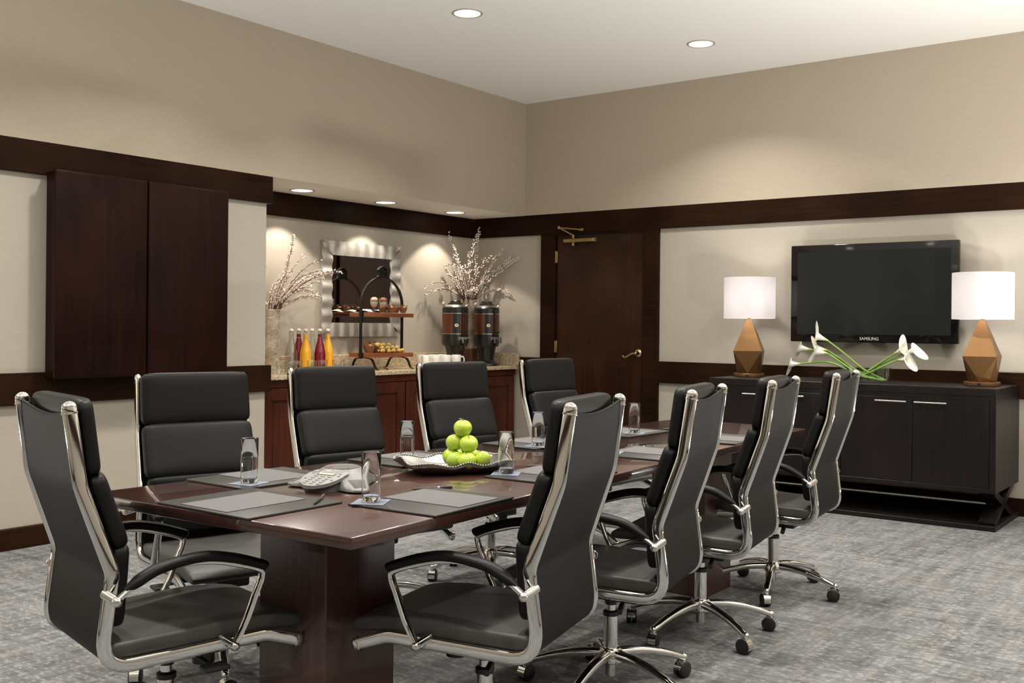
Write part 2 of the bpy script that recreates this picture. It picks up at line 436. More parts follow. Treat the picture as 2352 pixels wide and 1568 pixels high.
M = dict(
    upper=wallpaper('taupe_wallpaper', (0.400, 0.341, 0.266), (0.475, 0.413, 0.328), (0, 0, 0)),
    lower=wallpaper('cream_wallpaper', (0.395, 0.357, 0.298), (0.465, 0.427, 0.365), (0, 0, 0)),
    ceil=plain('ceiling_paint', (0.88, 0.87, 0.84), 0.8, spec=0.2),
    soffit=plain('soffit_paint', (0.88, 0.83, 0.74), 0.7),
    carpet=carpet_mat(),
    trim=wood('dark_trim_wood', (0.0095, 0.0036, 0.0017), (0.027, 0.0110, 0.0050), (2.5, 2.5, 70), 0.45, 0.0, spec=0.06),
    door=wood('mahogany_door', (0.013, 0.0045, 0.0022), (0.046, 0.0150, 0.0066), (45, 45, 2.0), 0.32, 0.08, spec=0.22),
    cab=wood('mahogany_cabinet', (0.0062, 0.0018, 0.0012), (0.0190, 0.0048, 0.0028), (45, 45, 2.0), 0.40, 0.0, spec=0.10),
    cab2=wood('reddish_cabinet_wood', (0.032, 0.0080, 0.0045), (0.085, 0.0220, 0.0110), (45, 45, 2.0), 0.34, 0.05, spec=0.2),
    table=wood('mahogany_table', (0.026, 0.0085, 0.0070), (0.066, 0.0240, 0.0190), (2.0, 40, 40), 0.24, 0.8, coat_r=0.045),
    tablebase=wood('mahogany_table_base', (0.040, 0.0165, 0.0135), (0.095, 0.042, 0.034), (50, 50, 2), 0.35, 0.3),
    esp=wood('espresso_wood', (0.0055, 0.0040, 0.0039), (0.0145, 0.0102, 0.0096), (60, 60, 2), 0.40, 0.02, spec=0.22),
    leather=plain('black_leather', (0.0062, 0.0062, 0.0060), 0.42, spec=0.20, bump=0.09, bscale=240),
    leather_lit=plain('black_leather_lit_seat', (0.0620, 0.0605, 0.0570), 0.45, spec=0.35, bump=0.08, bscale=240),  # same black leather, base lightened to paint in overhead light on the seats
    leather2=plain('black_leather_back', (0.0085, 0.0078, 0.0070), 0.55, spec=0.13, bump=0.10, bscale=300),
    chrome=plain('chrome', (0.74, 0.735, 0.72), 0.06, 1.0),
    steel=plain('brushed_steel', (0.62, 0.60, 0.56), 0.28, 1.0),
    black=plain('black_plastic', (0.012, 0.012, 0.012), 0.45),
    iron=plain('black_iron', (0.020, 0.018, 0.016), 0.42, 0.6),
    brass=plain('brass', (0.62, 0.44, 0.17), 0.18, 1.0),
    abrass=plain('aged_brass', (0.34, 0.24, 0.10), 0.38, 0.9),
    bronze=plain('bronze_lamp', (0.205, 0.108, 0.042), 0.42, 0.7, var=0.12, vscale=14),
    granite=granite_mat(),
    silver=plain('silver_leaf', (0.60, 0.58, 0.54), 0.42, 0.75, var=0.25, vscale=40, bump=0.2, bscale=80),
    pewter=plain('pewter', (0.30, 0.29, 0.27), 0.30, 0.95, bump=0.15, bscale=90),
    mirror=plain('mirror_glass', (0.82, 0.82, 0.80), 0.015, 1.0),
    tvblack=plain('tv_gloss_black', (0.005, 0.004, 0.004), 0.08, coat=0.2, spec=0.4),
    tvscreen=plain('tv_screen', (0.010, 0.012, 0.011), 0.30, spec=0.25),
    white=plain('white_print', (0.75, 0.75, 0.75), 0.5),
    grey=plain('light_grey_print', (0.62, 0.62, 0.62), 0.5),
    birch=birch_mat(),
    stump=wood('rustic_block_wood', (0.045, 0.016, 0.006), (0.20, 0.080, 0.028), (60, 60, 6), 0.5, 0.1),
    twig=plain('twig_bark', (0.095, 0.040, 0.026), 0.6, var=0.3, vscale=30),
    catkin=plain('catkin', (0.74, 0.64, 0.56), 0.8),
    glass=glass_mat('clear_glass', (0.95, 0.965, 0.955)),
    glassbase=solid_glass('glass_base', (0.93, 0.97, 0.95)),
    water=solid_glass('tumbler_glass', (0.97, 0.985, 0.98)),
    orange=plain('orange_juice', (0.86, 0.42, 0.012), 0.18, coat=0.6),
    berry=plain('berry_juice', (0.17, 0.0015, 0.016), 0.15, coat=0.6),
    porcelain=plain('white_porcelain', (0.80, 0.79, 0.76), 0.16, coat=0.5),
    redrubber=plain('red_rubber', (0.5, 0.05, 0.02), 0.5),
    boardw=wood('serving_board_wood', (0.15, 0.042, 0.016), (0.32, 0.105, 0.044), (3, 50, 50), 0.35, 0.2),
    copper=plain('copper_panel', (0.135, 0.042, 0.020), 0.30, 0.45),
    urnblack=plain('urn_black', (0.012, 0.013, 0.012), 0.30),
    cream=plain('cream_badge', (0.68, 0.60, 0.40), 0.4),
    badge=plain('badge_print', (0.26, 0.17, 0.08), 0.5),
    pastry=plain('pastry', (0.74, 0.52, 0.16), 0.55, var=0.35, vscale=28, bump=0.4, bscale=60),
    paper_br=plain('brown_paper', (0.22, 0.10, 0.048), 0.7),
    muffin=plain('muffin_crumb', (0.52, 0.28, 0.14), 0.8, var=0.5, vscale=60, bump=0.5, bscale=90),
    napkin=plain('white_cloth', (0.72, 0.71, 0.70), 0.9),
    napkinb=plain('black_cloth', (0.014, 0.014, 0.016), 0.9),
    cream2=plain('parfait_cream', (0.78, 0.62, 0.42), 0.5, var=0.25, vscale=70),
    granola=plain('parfait_granola', (0.36, 0.14, 0.075), 0.7, var=0.6, vscale=120),
    berryfill=plain('parfait_berries', (0.20, 0.020, 0.016), 0.3, var=0.5, vscale=90),
    appleg=plain('green_apple_skin', (0.43, 0.58, 0.055), 0.26, coat=0.25, var=0.22, vscale=22, spec=0.5),
    stem=plain('brown_stem', (0.10, 0.055, 0.02), 0.6),
    leaf=plain('green_leaf', (0.10, 0.17, 0.02), 0.5),
    pad=plain('dark_leather_pad', (0.030, 0.029, 0.027), 0.42, bump=0.15, bscale=320),
    paper=plain('grey_paper', (0.105, 0.100, 0.102), 0.6),
    paperblue=plain('pale_blue_paper', (0.17, 0.195, 0.27), 0.7),
    ink=plain('blue_ink', (0.09, 0.16, 0.26), 0.6),
    phone=plain('phone_silver', (0.215, 0.215, 0.21), 0.34, 0.2),
    phonedark=plain('phone_dark_grey', (0.085, 0.083, 0.080), 0.5),
    lcd=plain('lcd', (0.44, 0.44, 0.26), 0.3),
    key=plain('phone_key', (0.20, 0.205, 0.205), 0.4),
    red=plain('phone_red_mark', (0.55, 0.02, 0.02), 0.4),
    shade=shade_mat(),
    bulb=emit_mat('bulb_glow', (1.0, 0.93, 0.85), 66),
    dl=emit_mat('downlight_glow', (1.0, 0.96, 0.88), 7),
    trimring=plain('downlight_ring', (0.42, 0.37, 0.30), 0.5),
    lilywhite=plain('lily_white', (0.86, 0.85, 0.76), 0.45),
    lilystem=plain('lily_stem', (0.21, 0.38, 0.065), 0.35, var=0.2, vscale=30),
    lilythroat=plain('lily_throat', (0.55, 0.62, 0.14), 0.45),
    spadix=plain('lily_spadix', (0.82, 0.55, 0.05), 0.6),
)

# ------------------------------------------------------------------ room shell
XR, YL = 7.65, 5.555          # right wall and left wall planes
XB, YF = -1.6, -1.6           # walls behind the camera
ZC = 3.258
ZT0, ZT1 = 2.064, 2.245       # wood band
ZR0, ZR1 = 0.786, 0.963       # chair rail
XN, YN = 4.69, 6.17           # niche side and back

def shell_box(name, dims, mat):
    bm = MB(); box(bm, *dims); return struct(name, bm, mat)

bm = MB(); box(bm, XB - .1, XR + .2, YF - .1, YN + .2, -0.1, 0); struct('floor', bm, M['carpet'])
shell_box('ceiling', (XB - .1, XR + .2, YF - .1, YN + .2, ZC, ZC + .1), M['ceil'])
# left wall: taupe bulkhead above the band, cream below
bm = MB(); box(bm, XB, XR, YL, YN + .1, ZT1 + .001, ZC); box_mat = None
wl = struct('wall_left', bm, M['upper'])
bm = MB(); box(bm, XB, XN, YL + .03, YN + .1, 0, ZT1); struct('wall_left_lower', bm, M['lower'])
# recess
bm = MB(); box(bm, XN, XR + .03, YN, YN + .1, 0, ZT1); struct('wall_niche', bm, M['lower'])
bm = MB(); box(bm, XN + .04, XR, YL + .002, YN, ZT1 - .0005, ZT1 + .0005); struct('trim_1', bm, M['soffit']).name = 'ceiling_niche'
# right wall
bm = MB(); box(bm, XR, XR + .2, YF, YL, ZT1 + .001, ZC); struct('wall_right', bm, M['upper'])
bm = MB(); box(bm, XR + .03, XR + .2, YF, 4.27, 0, ZT1 + .001); box(bm, XR + .03, XR + .2, 5.28, YN + .1, 0, ZT1 + .001); box(bm, XR + .03, XR + .2, 4.27, 5.28, 2.05, ZT1 + .001)
struct('wall_right_lower', bm, M['lower'])
# walls behind the camera
for nm, d in (('wall_back', (XB - .1, XB, YF, YN)), ('wall_front', (XB, XR + .2, YF - .1, YF))):
    bm = MB(); box(bm, *d, 0, ZT1); struct(nm, bm, M['lower'])
    bm = MB(); box(bm, *d, ZT1 + .0005, ZC); struct(nm + '_upper', bm, M['upper'])

# wood band, chair rail, baseboards
n_tr = [0]
def trim(dims, mat=M['trim'], bev=0.003, name=None):
    n_tr[0] += 1
    bm = MB(); box(bm, *dims, bev=bev, seg=1)
    return struct(name or 'trim_%d' % n_tr[0], bm, mat)
trim((XB, 4.722, YL, YL + .034, ZT0, ZT1))                   # band on the left wall
trim((4.69, 4.722, YL + .034, YN, ZT0, ZT1))                 # its return into the recess
trim((4.722, XR, YN - .03, YN, ZT0, ZT1 - .002))             # band across the recess
trim((XR, XR + .034, YF, YN - .03, ZT0, ZT1))                # band on the right wall
trim((XB, 4.722, YL, YL + .034, ZR0, ZR1))                   # chair rail left
trim((XR, XR + .034, YF, 4.235, ZR0, ZR1))                   # chair rail right
trim((XR, XR + .034, 5.37, 5.60, ZR0, ZR1))                  # short piece beside the door
bm = MB(); box(bm, XB, XN, YL - .0, YL + .032, 0, 0.117, 0.003, 1); struct('baseboard_left', bm, M['trim'])
bm = MB(); box(bm, XR + .004, XR + .032, YF, 4.185, 0, 0.117, 0.003, 1); struct('baseboard_right', bm, M['trim'])
trim((XB, XB + .03, YF, YL, ZT0, ZT1)); trim((XB, XR, YF, YF + .03, ZT0, ZT1))
trim((XB, XB + .03, YF, YL, ZR0, ZR1)); trim((XB, XR, YF, YF + .03, ZR0, ZR1))
trim((XB, XB + .03, YF, YL, 0, .117)); trim((XB, XR, YF, YF + .03, 0, .117))
# door casing
trim((XR - .006, XR + .05, 4.185, 4.325, 0, ZT0), M['trim'])
trim((XR - .006, XR + .05, 5.222, 5.375, 0, ZT0), M['trim'])
trim((XR + .001, XR + .05, 4.325, 5.222, 2.046, ZT0 + .0), M['trim'])

# door
dr = thing('door_1', None, None, (XR + .02, 4.333, 0.008)); dr['kind'] = 'structure'
bm = MB(); box(bm, 0, .045, 0, .880, 0, 2.032, 0.002, 1); o = link('door_leaf', bm, M['door'], dr, False); o['kind'] = 'structure'
for z in (1.005, 1.800):
    bm = MB(); box(bm, -.012, .0, .868, .888, z, z + .105, .002, 1); tube(bm, [(-.014, .885, z), (-.014, .885, z + .105)], .007)
    o = link('hinge', bm, M['abrass'], dr); o['kind'] = 'structure'
hd = MB()
rot = Matrix.Rotation(R(-90), 3, 'Y')
def xlathe(bm, prof, c, n=24, mi=0):
    rings = [[(c[0] - z, c[1] + max(r, 1e-4) * math.cos(2 * PI * i / n), c[2] + max(r, 1e-4) * math.sin(2 * PI * i / n)) for i in range(n)] for r, z in prof]
    loft(bm, rings, True, True, mi)
xlathe(hd, [(.034, 0), (.034, .006), (.028, .012), (.018, .016), (.012, .03), (.012, .052), (.008, .056)], (0, .045, 1.018))
tube(hd, smooth_path([(-.046, .045, 1.018), (-.05, .075, 1.014), (-.05, .11, .998), (-.05, .14, .982), (-.05, .158, .984), (-.05, .168, .994)]), [.010] * 6 + [.009] * 12 + [.007] * 12 + [.008], 10)
o = link('door_handle', hd, M['brass'], dr); o['kind'] = 'structure'
cl = MB(); box(cl, -.055, 0, .472, .785, 1.972, 2.006, .008, 3); box(cl, -.052, -.004, .452, .474, 1.970, 2.008, .004, 2)
tube(cl, [(-.028, .692, 1.945), (-.028, .692, 1.972)], .014, 12); tube(cl, [(-.028, .692, 2.006), (-.028, .692, 2.04)], .012, 12)
tube(cl, [(-.03, .692, 2.036), (-.045, .83, 2.108)], .008, 8); tube(cl, [(-.045, .83, 2.108), (-.03, .61, 2.082)], .008, 8); box(cl, -.04, -.018, .585, .625, 2.07, 2.094, .003, 1)
ellipsoid(cl, (-.047, .832, 2.108), .014, .014, .018)
o = link('door_closer', cl, M['abrass'], dr); o['kind'] = 'structure'

# ------------------------------------------------------------------ lights
def downlight(x, y, z, r, label, group, energy, col=(1, .94, .85), kind='AREA', spot=90, blend=.4, size=None):
    t = thing('recessed_downlight', label, 'ceiling light', (x, y, z), 0, group)
    bm = MB()
    lathe(bm, [(r, -.001), (r + .004, -.006), (r + .016, -.006), (r + .018, -.001)], 40, cap=False)
    link('trim_ring', bm, M['trimring'], t)
    bm = MB(); lathe(bm, [(0, -.0015), (r + .001, -.0015), (r + .001, -.001), (0, -.001)], 40)
    link('lens', bm, M['dl'], t)
    if kind == 'AREA':
        l = bpy.data.lights.new('downlight_lamp', 'AREA'); l.shape = 'DISK'; l.size = 2 * r
        l.spread = R(size or 125)
    else:
        l = bpy.data.lights.new('downlight_lamp', 'SPOT'); l.spot_size = R(spot); l.spot_blend = blend; l.shadow_soft_size = .03
    l.energy = energy; l.color = col
    o = bpy.data.objects.new('downlight_lamp', l); o.parent = t; o.location = (0, 0, -.012)
    C.objects.link(o)
    return t

EN = 16
downlight(5.198, 4.25, ZC, .082, 'round white recessed light in the ceiling, left of the two in view', 'ceiling lights', EN)
downlight(6.705, 3.344, ZC, .082, 'round white recessed light in the ceiling, right of the two in view', 'ceiling lights', EN)
for (x, y) in ((3.55, 4.35), (1.9, 4.35), (0.2, 4.2), (3.55, 2.3), (1.9, 2.3), (5.2, 2.2), (3.4, .2), (5.2, -.3), (1.2, .1), (-.4, 1.6), (6.8, .2)):
    downlight(x, y, ZC, .082, 'round recessed ceiling light out of view above the camera side', 'ceiling lights', EN)
def uplight(x, y, rz, e):  # added sconces, unseen, supplying bounce light to the ceiling
    t = thing('fill_sconce', 'added unseen white plaster uplight on a wall behind the camera, brightening the ceiling', 'fill light', (x, y, 1.95), rz, 'added fill sconces behind the camera')
    bm = MB(); n = 20
    rings = []
    for r, z in ((.02, 0), (.09, .02), (.15, .07), (.18, .14), (.172, .14), (.14, .075), (.08, .03), (.02, .012)):
        rings.append([(r * math.cos(PI * i / n), r * math.sin(PI * i / n), z) for i in range(n + 1)])
    loft(bm, rings, False, False); link('fill_sconce_bowl', bm, M['ceil'], t)
    l = bpy.data.lights.new('fill_sconce_lamp', 'AREA'); l.shape = 'RECTANGLE'; l.size = .24; l.size_y = .10; l.energy = e; l.color = (1, .985, .95); l.spread = R(170)
    o = bpy.data.objects.new('fill_sconce_lamp', l); o.parent = t; o.location = (0, .075, .10); o.rotation_euler = (PI, 0, 0); C.objects.link(o)
def fill_can(x, y, e, label):  # added cans kept out of frame, filling the ceiling with light from below
    t = thing('fill_uplight', label, 'floor lamp', (x, y, 0), 0, 'added fill uplights out of view')
    bm = MB(); lathe(bm, [(.10, 0), (.11, .004), (.11, .36), (.104, .36), (.104, .30), (.001, .295)], 32, cap=False); link('can', bm, M['iron'], t)
    l = bpy.data.lights.new('fill_uplight_lamp', 'AREA'); l.shape = 'DISK'; l.size = .19; l.energy = e; l.color = (1, .985, .95); l.spread = R(178)
    o = bpy.data.objects.new('fill_uplight_lamp', l); o.parent = t; o.location = (0, 0, .355); o.rotation_euler = (PI, 0, 0); C.objects.link(o)
fill_can(6.3, .1, 36, 'added black fill uplight can out of view, past the sideboard end')
fill_can(4.35, -.05, 94, 'added black fill uplight can out of view, right of the table')
fill_can(.3, 4.9, 60, 'added black fill uplight can out of view, by the left wall')
for x in (.8, 3.2): uplight(x, YF, 0, 26)
for y in (.4, 2.2): uplight(XB, y, R(-90), 12)
for x, lb in ((5.294, 'leftmost small recessed light in the soffit over the buffet counter'), (6.195, 'middle small recessed light in the soffit over the buffet counter'), (7.078, 'rightmost small recessed light in the soffit near the corner')):
    downlight(x, 5.905, ZT1 - .001, .078, lb, 'soffit lights over the buffet', 27, (1, .88, .74), 'SPOT', 94, .18)

# ------------------------------------------------------------------ conference table
tb = thing('conference_table', 'long dark mahogany conference table with glossy top and square pedestals', 'table', (3.4, 2.28, 0))
NLc, NRc, FRc, FLc = (1.699, 2.795), (1.733, 1.752), (5.035, 1.918), (5.104, 2.660)
loc_ = lambda p: (p[0] - 3.4, p[1] - 2.28)
bm = MB(); prism(bm, [loc_(p) for p in (NRc, FRc, FLc, NLc)], .719, .75, .003, 2)
link('tabletop', bm, M['table'], tb, angle=60)
for x0 in (2.02, 4.38):
    bm = MB(); box(bm, x0 - 3.4, x0 + .28 - 3.4, -.14, .14, 0, .7188, .003, 1)
    link('pedestal', bm, M['tablebase'], tb, False)

# ------------------------------------------------------------------ office chairs
RAIL = [(-.331, 1.026), (-.306, .840), (-.228, .616), (-.258, .378), (.194, .389), (.290, .356)]
FR = fillet(RAIL, [.013, .014, .085, .016], 6)
def rail_w(z, u):
    if u > -.2 and z < .5: return .220
    if z > .842: return .212 + (.205 - .212) * (z - .842) / .2
    if z > .616: return .220 + (.212 - .220) * (z - .616) / .226
    return .220

def make_chair(label):
    t = thing('office_chair', label, 'chair', group='black leather office chairs around the table')
    pr = resample(FR, 64)
    for s in (1, -1):
        bm = MB(); ribbon(bm, pr, lambda i: s * rail_w(pr[i].y, pr[i].x), .0180, .0095, 20, 3.2)
        rl = link('side_rail', bm, M['chrome'], t)
        # domed top cap with collar, following the rail's own section
        def cap(p0, p1, vv, a_, b_, name='end_cap'):
            p0 = Vector(p0); p1 = Vector(p1); bm = MB(); d = (p1 - p0)
            st = [(0, 1.12), (.10, 1.12), (.12, 1.02), (.45, 1.02), (.62, .96), (.76, .84), (.88, .64), (.96, .38), (1.0, .10)]
            ribbon(bm, [tuple(p0 + d * f) for f, k in st], lambda i: vv, [a_ * k for f, k in st], [b_ * k for f, k in st], 20, 2.6)
            return link(name, bm, M['chrome'], rl)
        e0, e1 = Vector(RAIL[0]), Vector(RAIL[1]); dt = (e0 - e1).normalized()
        cap(e0 - dt * .004, e0 + dt * .028, s * .205, .0186, .0104)
        e0, e1 = Vector(RAIL[-1]), Vector(RAIL[-2]); dt = (e0 - e1).normalized()
        cap(e0 - dt * .004, e0 + dt * .018, s * .220, .0186, .0102)
    # sling back panel between the rails, scooped at the top, running under the seat
    P = resample([p for p in FR if not (p[0] > .12 and p[1] < .5)], 44)
    nv = 14; grid = []
    for i, p in enumerate(P):
        a = P[max(i - 1, 0)]; b = P[min(i + 1, len(P) - 1)]
        tg = (b - a).normalized(); nr = Vector((-tg.y, tg.x))      # front-facing normal
        w = rail_w(p.y, p.x) - .004
        row = []
        for j in range(nv + 1):
            f = -1 + 2 * j / nv
            k = math.exp(-((i / 6.5) ** 2)) * (1 - f * f)
            q = p - nr * .0095
            q = Vector((q.x + .012 * k, q.y - .026 * k + .012 * math.exp(-(i / 2.5) ** 2)))
            row.append((q, f * w, nr))
        grid.append(row)
    bm = MB(); th = .010
    A = [[bm.verts.new((q.x, v, q.y)) for q, v, n in row] for row in grid]
    B_ = [[bm.verts.new((q.x + n.x * th, v, q.y + n.y * th)) for q, v, n in row] for row in grid]
    H_, W_ = len(A), nv + 1
    for i in range(H_ - 1):
        for j in range(W_ - 1):
            bm.faces.new((A[i][j], A[i][j + 1], A[i + 1][j + 1], A[i + 1][j]))
            bm.faces.new((B_[i][j], B_[i + 1][j], B_[i + 1][j + 1], B_[i][j + 1]))
    for j in range(W_ - 1):
        bm.faces.new((A[0][j], B_[0][j], B_[0][j + 1], A[0][j + 1])); bm.faces.new((A[-1][j], A[-1][j + 1], B_[-1][j + 1], B_[-1][j]))
    for i in range(H_ - 1):
        bm.faces.new((A[i][0], A[i + 1][0], B_[i + 1][0], B_[i][0])); bm.faces.new((A[i][-1], B_[i][-1], B_[i + 1][-1], A[i + 1][-1]))
    te = [e for e in bm.edges if (e.verts[0] in A[0] and e.verts[1] in A[0]) or (e.verts[0] in B_[0] and e.verts[1] in B_[0])]
    bmesh.ops.bevel(bm, geom=te, offset=.0040, segments=3, affect='EDGES', profile=.5)
    link('back_panel', bm, M['leather2'], t, angle=50)
    # three back cushions
    def cush(name, top, bot, hx, w0, w1):
        top = Vector((top[0], 0, top[1])); bot = Vector((bot[0], 0, bot[1]))
        az = (top - bot); hz = az.length / 2; az.normalize()
        ay = Vector((0, 1, 0)); ax = ay.cross(az).normalized()
        bm = MB(); c = (top + bot) / 2
        pillow(bm, c, ax, ay, az, hx, (w0 + w1) / 2, hz, 14, 11, 4.2, (w0 - w1) / (w0 + w1))
        # stitched piping a little inside the edge
        o = link(name, bm, M['leather'], t, angle=80)
        return o
    cush('head_cushion', (-.293, 1.058), (-.268, .862), .027, .207, .210)
    cush('middle_cushion', (-.265, .868), (-.197, .672), .031, .209, .213)
    cush('lumbar_cushion', (-.198, .685), (-.212, .470), .033, .205, .203)
    # seat cushion with waterfall front
    prof = [(-.228, .400), (-.232, .418), (-.226, .432), (-.215, .437), (-.15, .438), (-.05, .440), (.06, .446), (.15, .447), (.23, .441), (.285, .430), (.308, .421), (.316, .410), (.314, .398), (.306, .392), (.27, .392), (.18, .396), (.05, .396), (-.10, .394), (-.20, .393)]
    cx = sum(p[0] for p in prof) / len(prof); cz = .415
    bm = MB(); rings = []
    ws = .212
    for v, ins in ((-ws, .009), (-ws + .002, .004), (-ws + .006, .001), (-ws + .012, 0), (-ws * .55, -.001), (0, .001), (ws * .55, -.001), (ws - .012, 0), (ws - .006, .001), (ws - .002, .004), (ws, .009)):
        ring = []
        for (u, z) in prof:
            du = math.copysign(min(abs(u - cx), .27) / .27, u - cx) * ins; dz = (1 if z > cz else -1) * min(abs(z - cz) / .02, 1) * ins
            ring.append((u - du, v, z - dz))
        rings.append(ring)
    loft(bm, rings)
    link('seat_cushion', bm, M['leather_lit'], t, angle=40)
    # armrests
    for s in (1, -1):
        va = s * .268
        path = smooth_path([Vector((x, 0, z)) for x, z in [(-.234, .560), (-.19, .592), (-.139, .616), (-.054, .628), (.02, .622), (.071, .609), (.12, .594), (.152, .580)]], 4)
        path2 = smooth_path([Vector((x, 0, z)) for x, z in [(.156, .578), (.152, .556), (.137, .521), (.111, .455), (.077, .393)]], 4)
        bm = MB()
        ribbon(bm, [(p.x, p.z) for p in path], lambda i: va, .0062, .0125, 14, 3)
        ribbon(bm, [(p.x, p.z) for p in path2], lambda i: va, .0075, .0125, 14, 3)
        ellipsoid(bm, (.154, va, .579), .010, .0125, .009, 14, 8)
        for (u, z) in ((-.234, .558), (.077, .391)):
            ellipsoid(bm, (u, va + s * .004, z), .0135, .0135, .0135, 16, 10)
            tube(bm, [(u, va, z), (u - .012, s * .215, z + .010)], .0125, 14)
        ar = link('armrest', bm, M['chrome'], t)
        pp = smooth_path([Vector((x, 0, z)) for x, z in [(.168, .588), (.15, .598), (.071, .625), (-.013, .640), (-.106, .631), (-.16, .613), (-.212, .582)]], 5)
        n = len(pp)
        e = [min(1, .45 + .55 * min(i, n - 1 - i) / 3) for i in range(n)]
        bm = MB(); ribbon(bm, [(p.x, p.z) for p in pp], lambda i: va, [.0140 * k for k in e], [.0200 * k for k in e], 16, 2.4)
        link('arm_pad', bm, M['leather'], ar)
    # mechanism under the seat
    bm = MB()
    prism(bm, [(-.12, -.085), (.13, -.06), (.13, .06), (-.12, .085)], .318, .372, .008, 2)
    box(bm, -.20, .16, -.195, .195, .366, .374, .002, 1)
    tube(bm, [(.02, -.07, .345), (.03, -.17, .340), (.035, -.215, .334)], .006, 8); box(bm, .005, .075, -.255, -.205, .325, .338, .005, 2)
    tube(bm, [(-.07, .07, .34), (-.09, .15, .332)], .006, 8); tube(bm, [(-.09, .15, .332), (-.098, .20, .322)], .010, 8)
    tube(bm, [(.10, -.02, .318), (.10, -.02, .282)], .032, 16)
    link('tilt_mechanism', bm, M['black'], t)
    bm = MB()
    lathe(bm, [(.012, .040), (.0175, .044), (.0175, .10)], 24)
    lathe(bm, [(.025, .128), (.025, .252)], 28)
    lathe(bm, [(.0275, .252), (.0275, .266), (.020, .270)], 28, mi=1)
    lathe(bm, [(.0165, .270), (.0165, .292)], 24)
    lathe(bm, [(.020, .290), (.022, .300), (.030, .325)], 24, mi=1)
    link('gas_column', bm, [M['chrome'], M['black']], t)
    # five-star base
    bm = MB(); lathe(bm, [(.030, .088), (.044, .096), (.044, .128), (.034, .142), (.026, .144)], 32)
    link('base_hub', bm, M['chrome'], t)
    for k in range(5):
        pts = smooth_path([(x, 0, z) for x, z in [(.02, .122), (.10, .119), (.17, .108), (.24, .090), (.296, .070)]], 5)
        n = len(pts)
        bm = MB(); ribbon(bm, [(p[0], p[2]) for p in pts], lambda i: 0, [.0165 - .0055 * i / n for i in range(n)], [.0235 - .0100 * (i / n) ** .8 for i in range(n)], 14, 2.6)
        ellipsoid(bm, (.300, 0, .071), .0155, .0140, .0125, 14, 8)
        lg = link('base_leg', bm, M['chrome'], t, rotz=2 * PI * k / 5)
        bm = MB()
        cxw = .302; yo = R([18, -35, 60, -70, 25][k])
        ca, sa = math.cos(yo), math.sin(yo)
        def w(x, y, z): return (cxw + x * ca - y * sa, x * sa + y * ca, z)
        for s in (-1, 1):
            rings = []
            for y, r in ((.004, .022), (.004, .0285), (.018, .0285), (.0205, .025), (.0205, .006), (.0215, .0001)):
                rings.append([w(-.008 + r * math.cos(2 * PI * i / 28), s * y, .0287 + r * math.sin(2 * PI * i / 28)) for i in range(28)])
            loft(bm, rings, True, True, 1)
        # chrome hood over the wheels
        ro, ri = .0312, .0294; A1 = []
        for i in range(19):
            a = R(-20 + 200 * i / 18)
            A1.append([w(-.008 + rr * math.cos(a), y, .0287 + rr * math.sin(a)) for rr, y in ((ri, -.0155), (ro, -.0155), (ro, .0155), (ri, .0155))])
        loft(bm, A1, True, True, 0)
        tube(bm, [(cxw, 0, .05), (cxw, 0, .068)], .006, 10, 0)
        link('caster', bm, [M['chrome'], M['black']], lg)
    return t

chairs = [
    (2.364, 1.845, 102.9, 92, 'nearest black leather chair on the right side of the table, back to the camera'),
    (1.774, 2.519, -13.4, 40, 'black leather chair at the left end of the table, seen from behind'),
    (3.102, 1.869, 102.1, -29, 'second black leather chair from the front along the right side of the table'),
    (3.886, 1.916, 99.4, -118.7, 'third black leather chair from the front along the right side of the table'),
    (4.721, 1.951, 96.7, -91, 'farthest black leather chair on the right side, directly before the dark sideboard'),
    (2.398, 3.088, -107.7, 20, 'leftmost black leather chair facing us, under the dark wall cabinet'),
    (3.238, 3.161, -101.9, 50, 'black leather chair facing us in front of the juice bottles, behind the speakerphone'),
    (4.101, 3.173, -101.3, 5, 'black leather chair facing us directly behind the pile of green apples'),
    (5.018, 3.185, -95, 30, 'farthest black leather chair facing us, in front of the wooden door'),
]
proto = make_chair(chairs[0][4])
ch_objs = []
for i, (x, y, yaw, star, lb) in enumerate(chairs):
    o = proto if i == 0 else dup(proto, (0, 0, 0), 0, lb)
    ch_objs.append((o, x, y, yaw, star))
for o, x, y, yaw, star in ch_objs:
    o.location = (x, y, 0); o.rotation_euler = (0, 0, R(yaw))
    k = 0
    for c in o.children:
        if c.name.startswith('base_leg'):
            c.rotation_euler = (0, 0, R(star - yaw + 72 * k)); k += 1

# ------------------------------------------------------------------ things on the table
def quad_slab(bm, x0, x1, y0, y1, z0, z1, bev=.002):
    box(bm, x0, x1, y0, y1, z0, z1, bev, 2)

def desk_pad(x, y, rz, label, dx, dy, paper=(0, 0, .20, .28), ink=True):
    t = thing('desk_pad', label, 'desk pad', (x, y, .7503), rz, 'leather desk pads on the table')
    bm = MB(); box(bm, -dx / 2, dx / 2, -dy / 2, dy / 2, 0, .006, .0022, 2)
    link('pad_board', bm, M['pad'], t)
    px, py, pw, pl = paper
    sh = thing('paper_sheet', label.replace('leather desk pad', 'paper sheet on the leather pad') if False else None, None) if False else None
    return t

def paper_sheet(x, y, rz, label, w, l, mark_dir=0):
    t = thing('paper_sheet', label, 'paper', (x, y, .7567), rz, 'grey paper sheets on the desk pads')
    bm = MB(); box(bm, -w / 2, w / 2, -l / 2, l / 2, 0, .0012); link('sheet', bm, M['paper'], t, False)
    bm = MB()
    for k in range(9):
        wd = .0045 + .002 * ((k * 7) % 3)
        x0 = -.032 + k * .0072
        box(bm, x0, x0 + wd, -.003, .003, .0012, .0014)
    if mark_dir:
        for v in bm.verts: v.co = Vector((-v.co.y, v.co.x, v.co.z))
    link('printed_mark', bm, M['ink'], t, False)
    return t

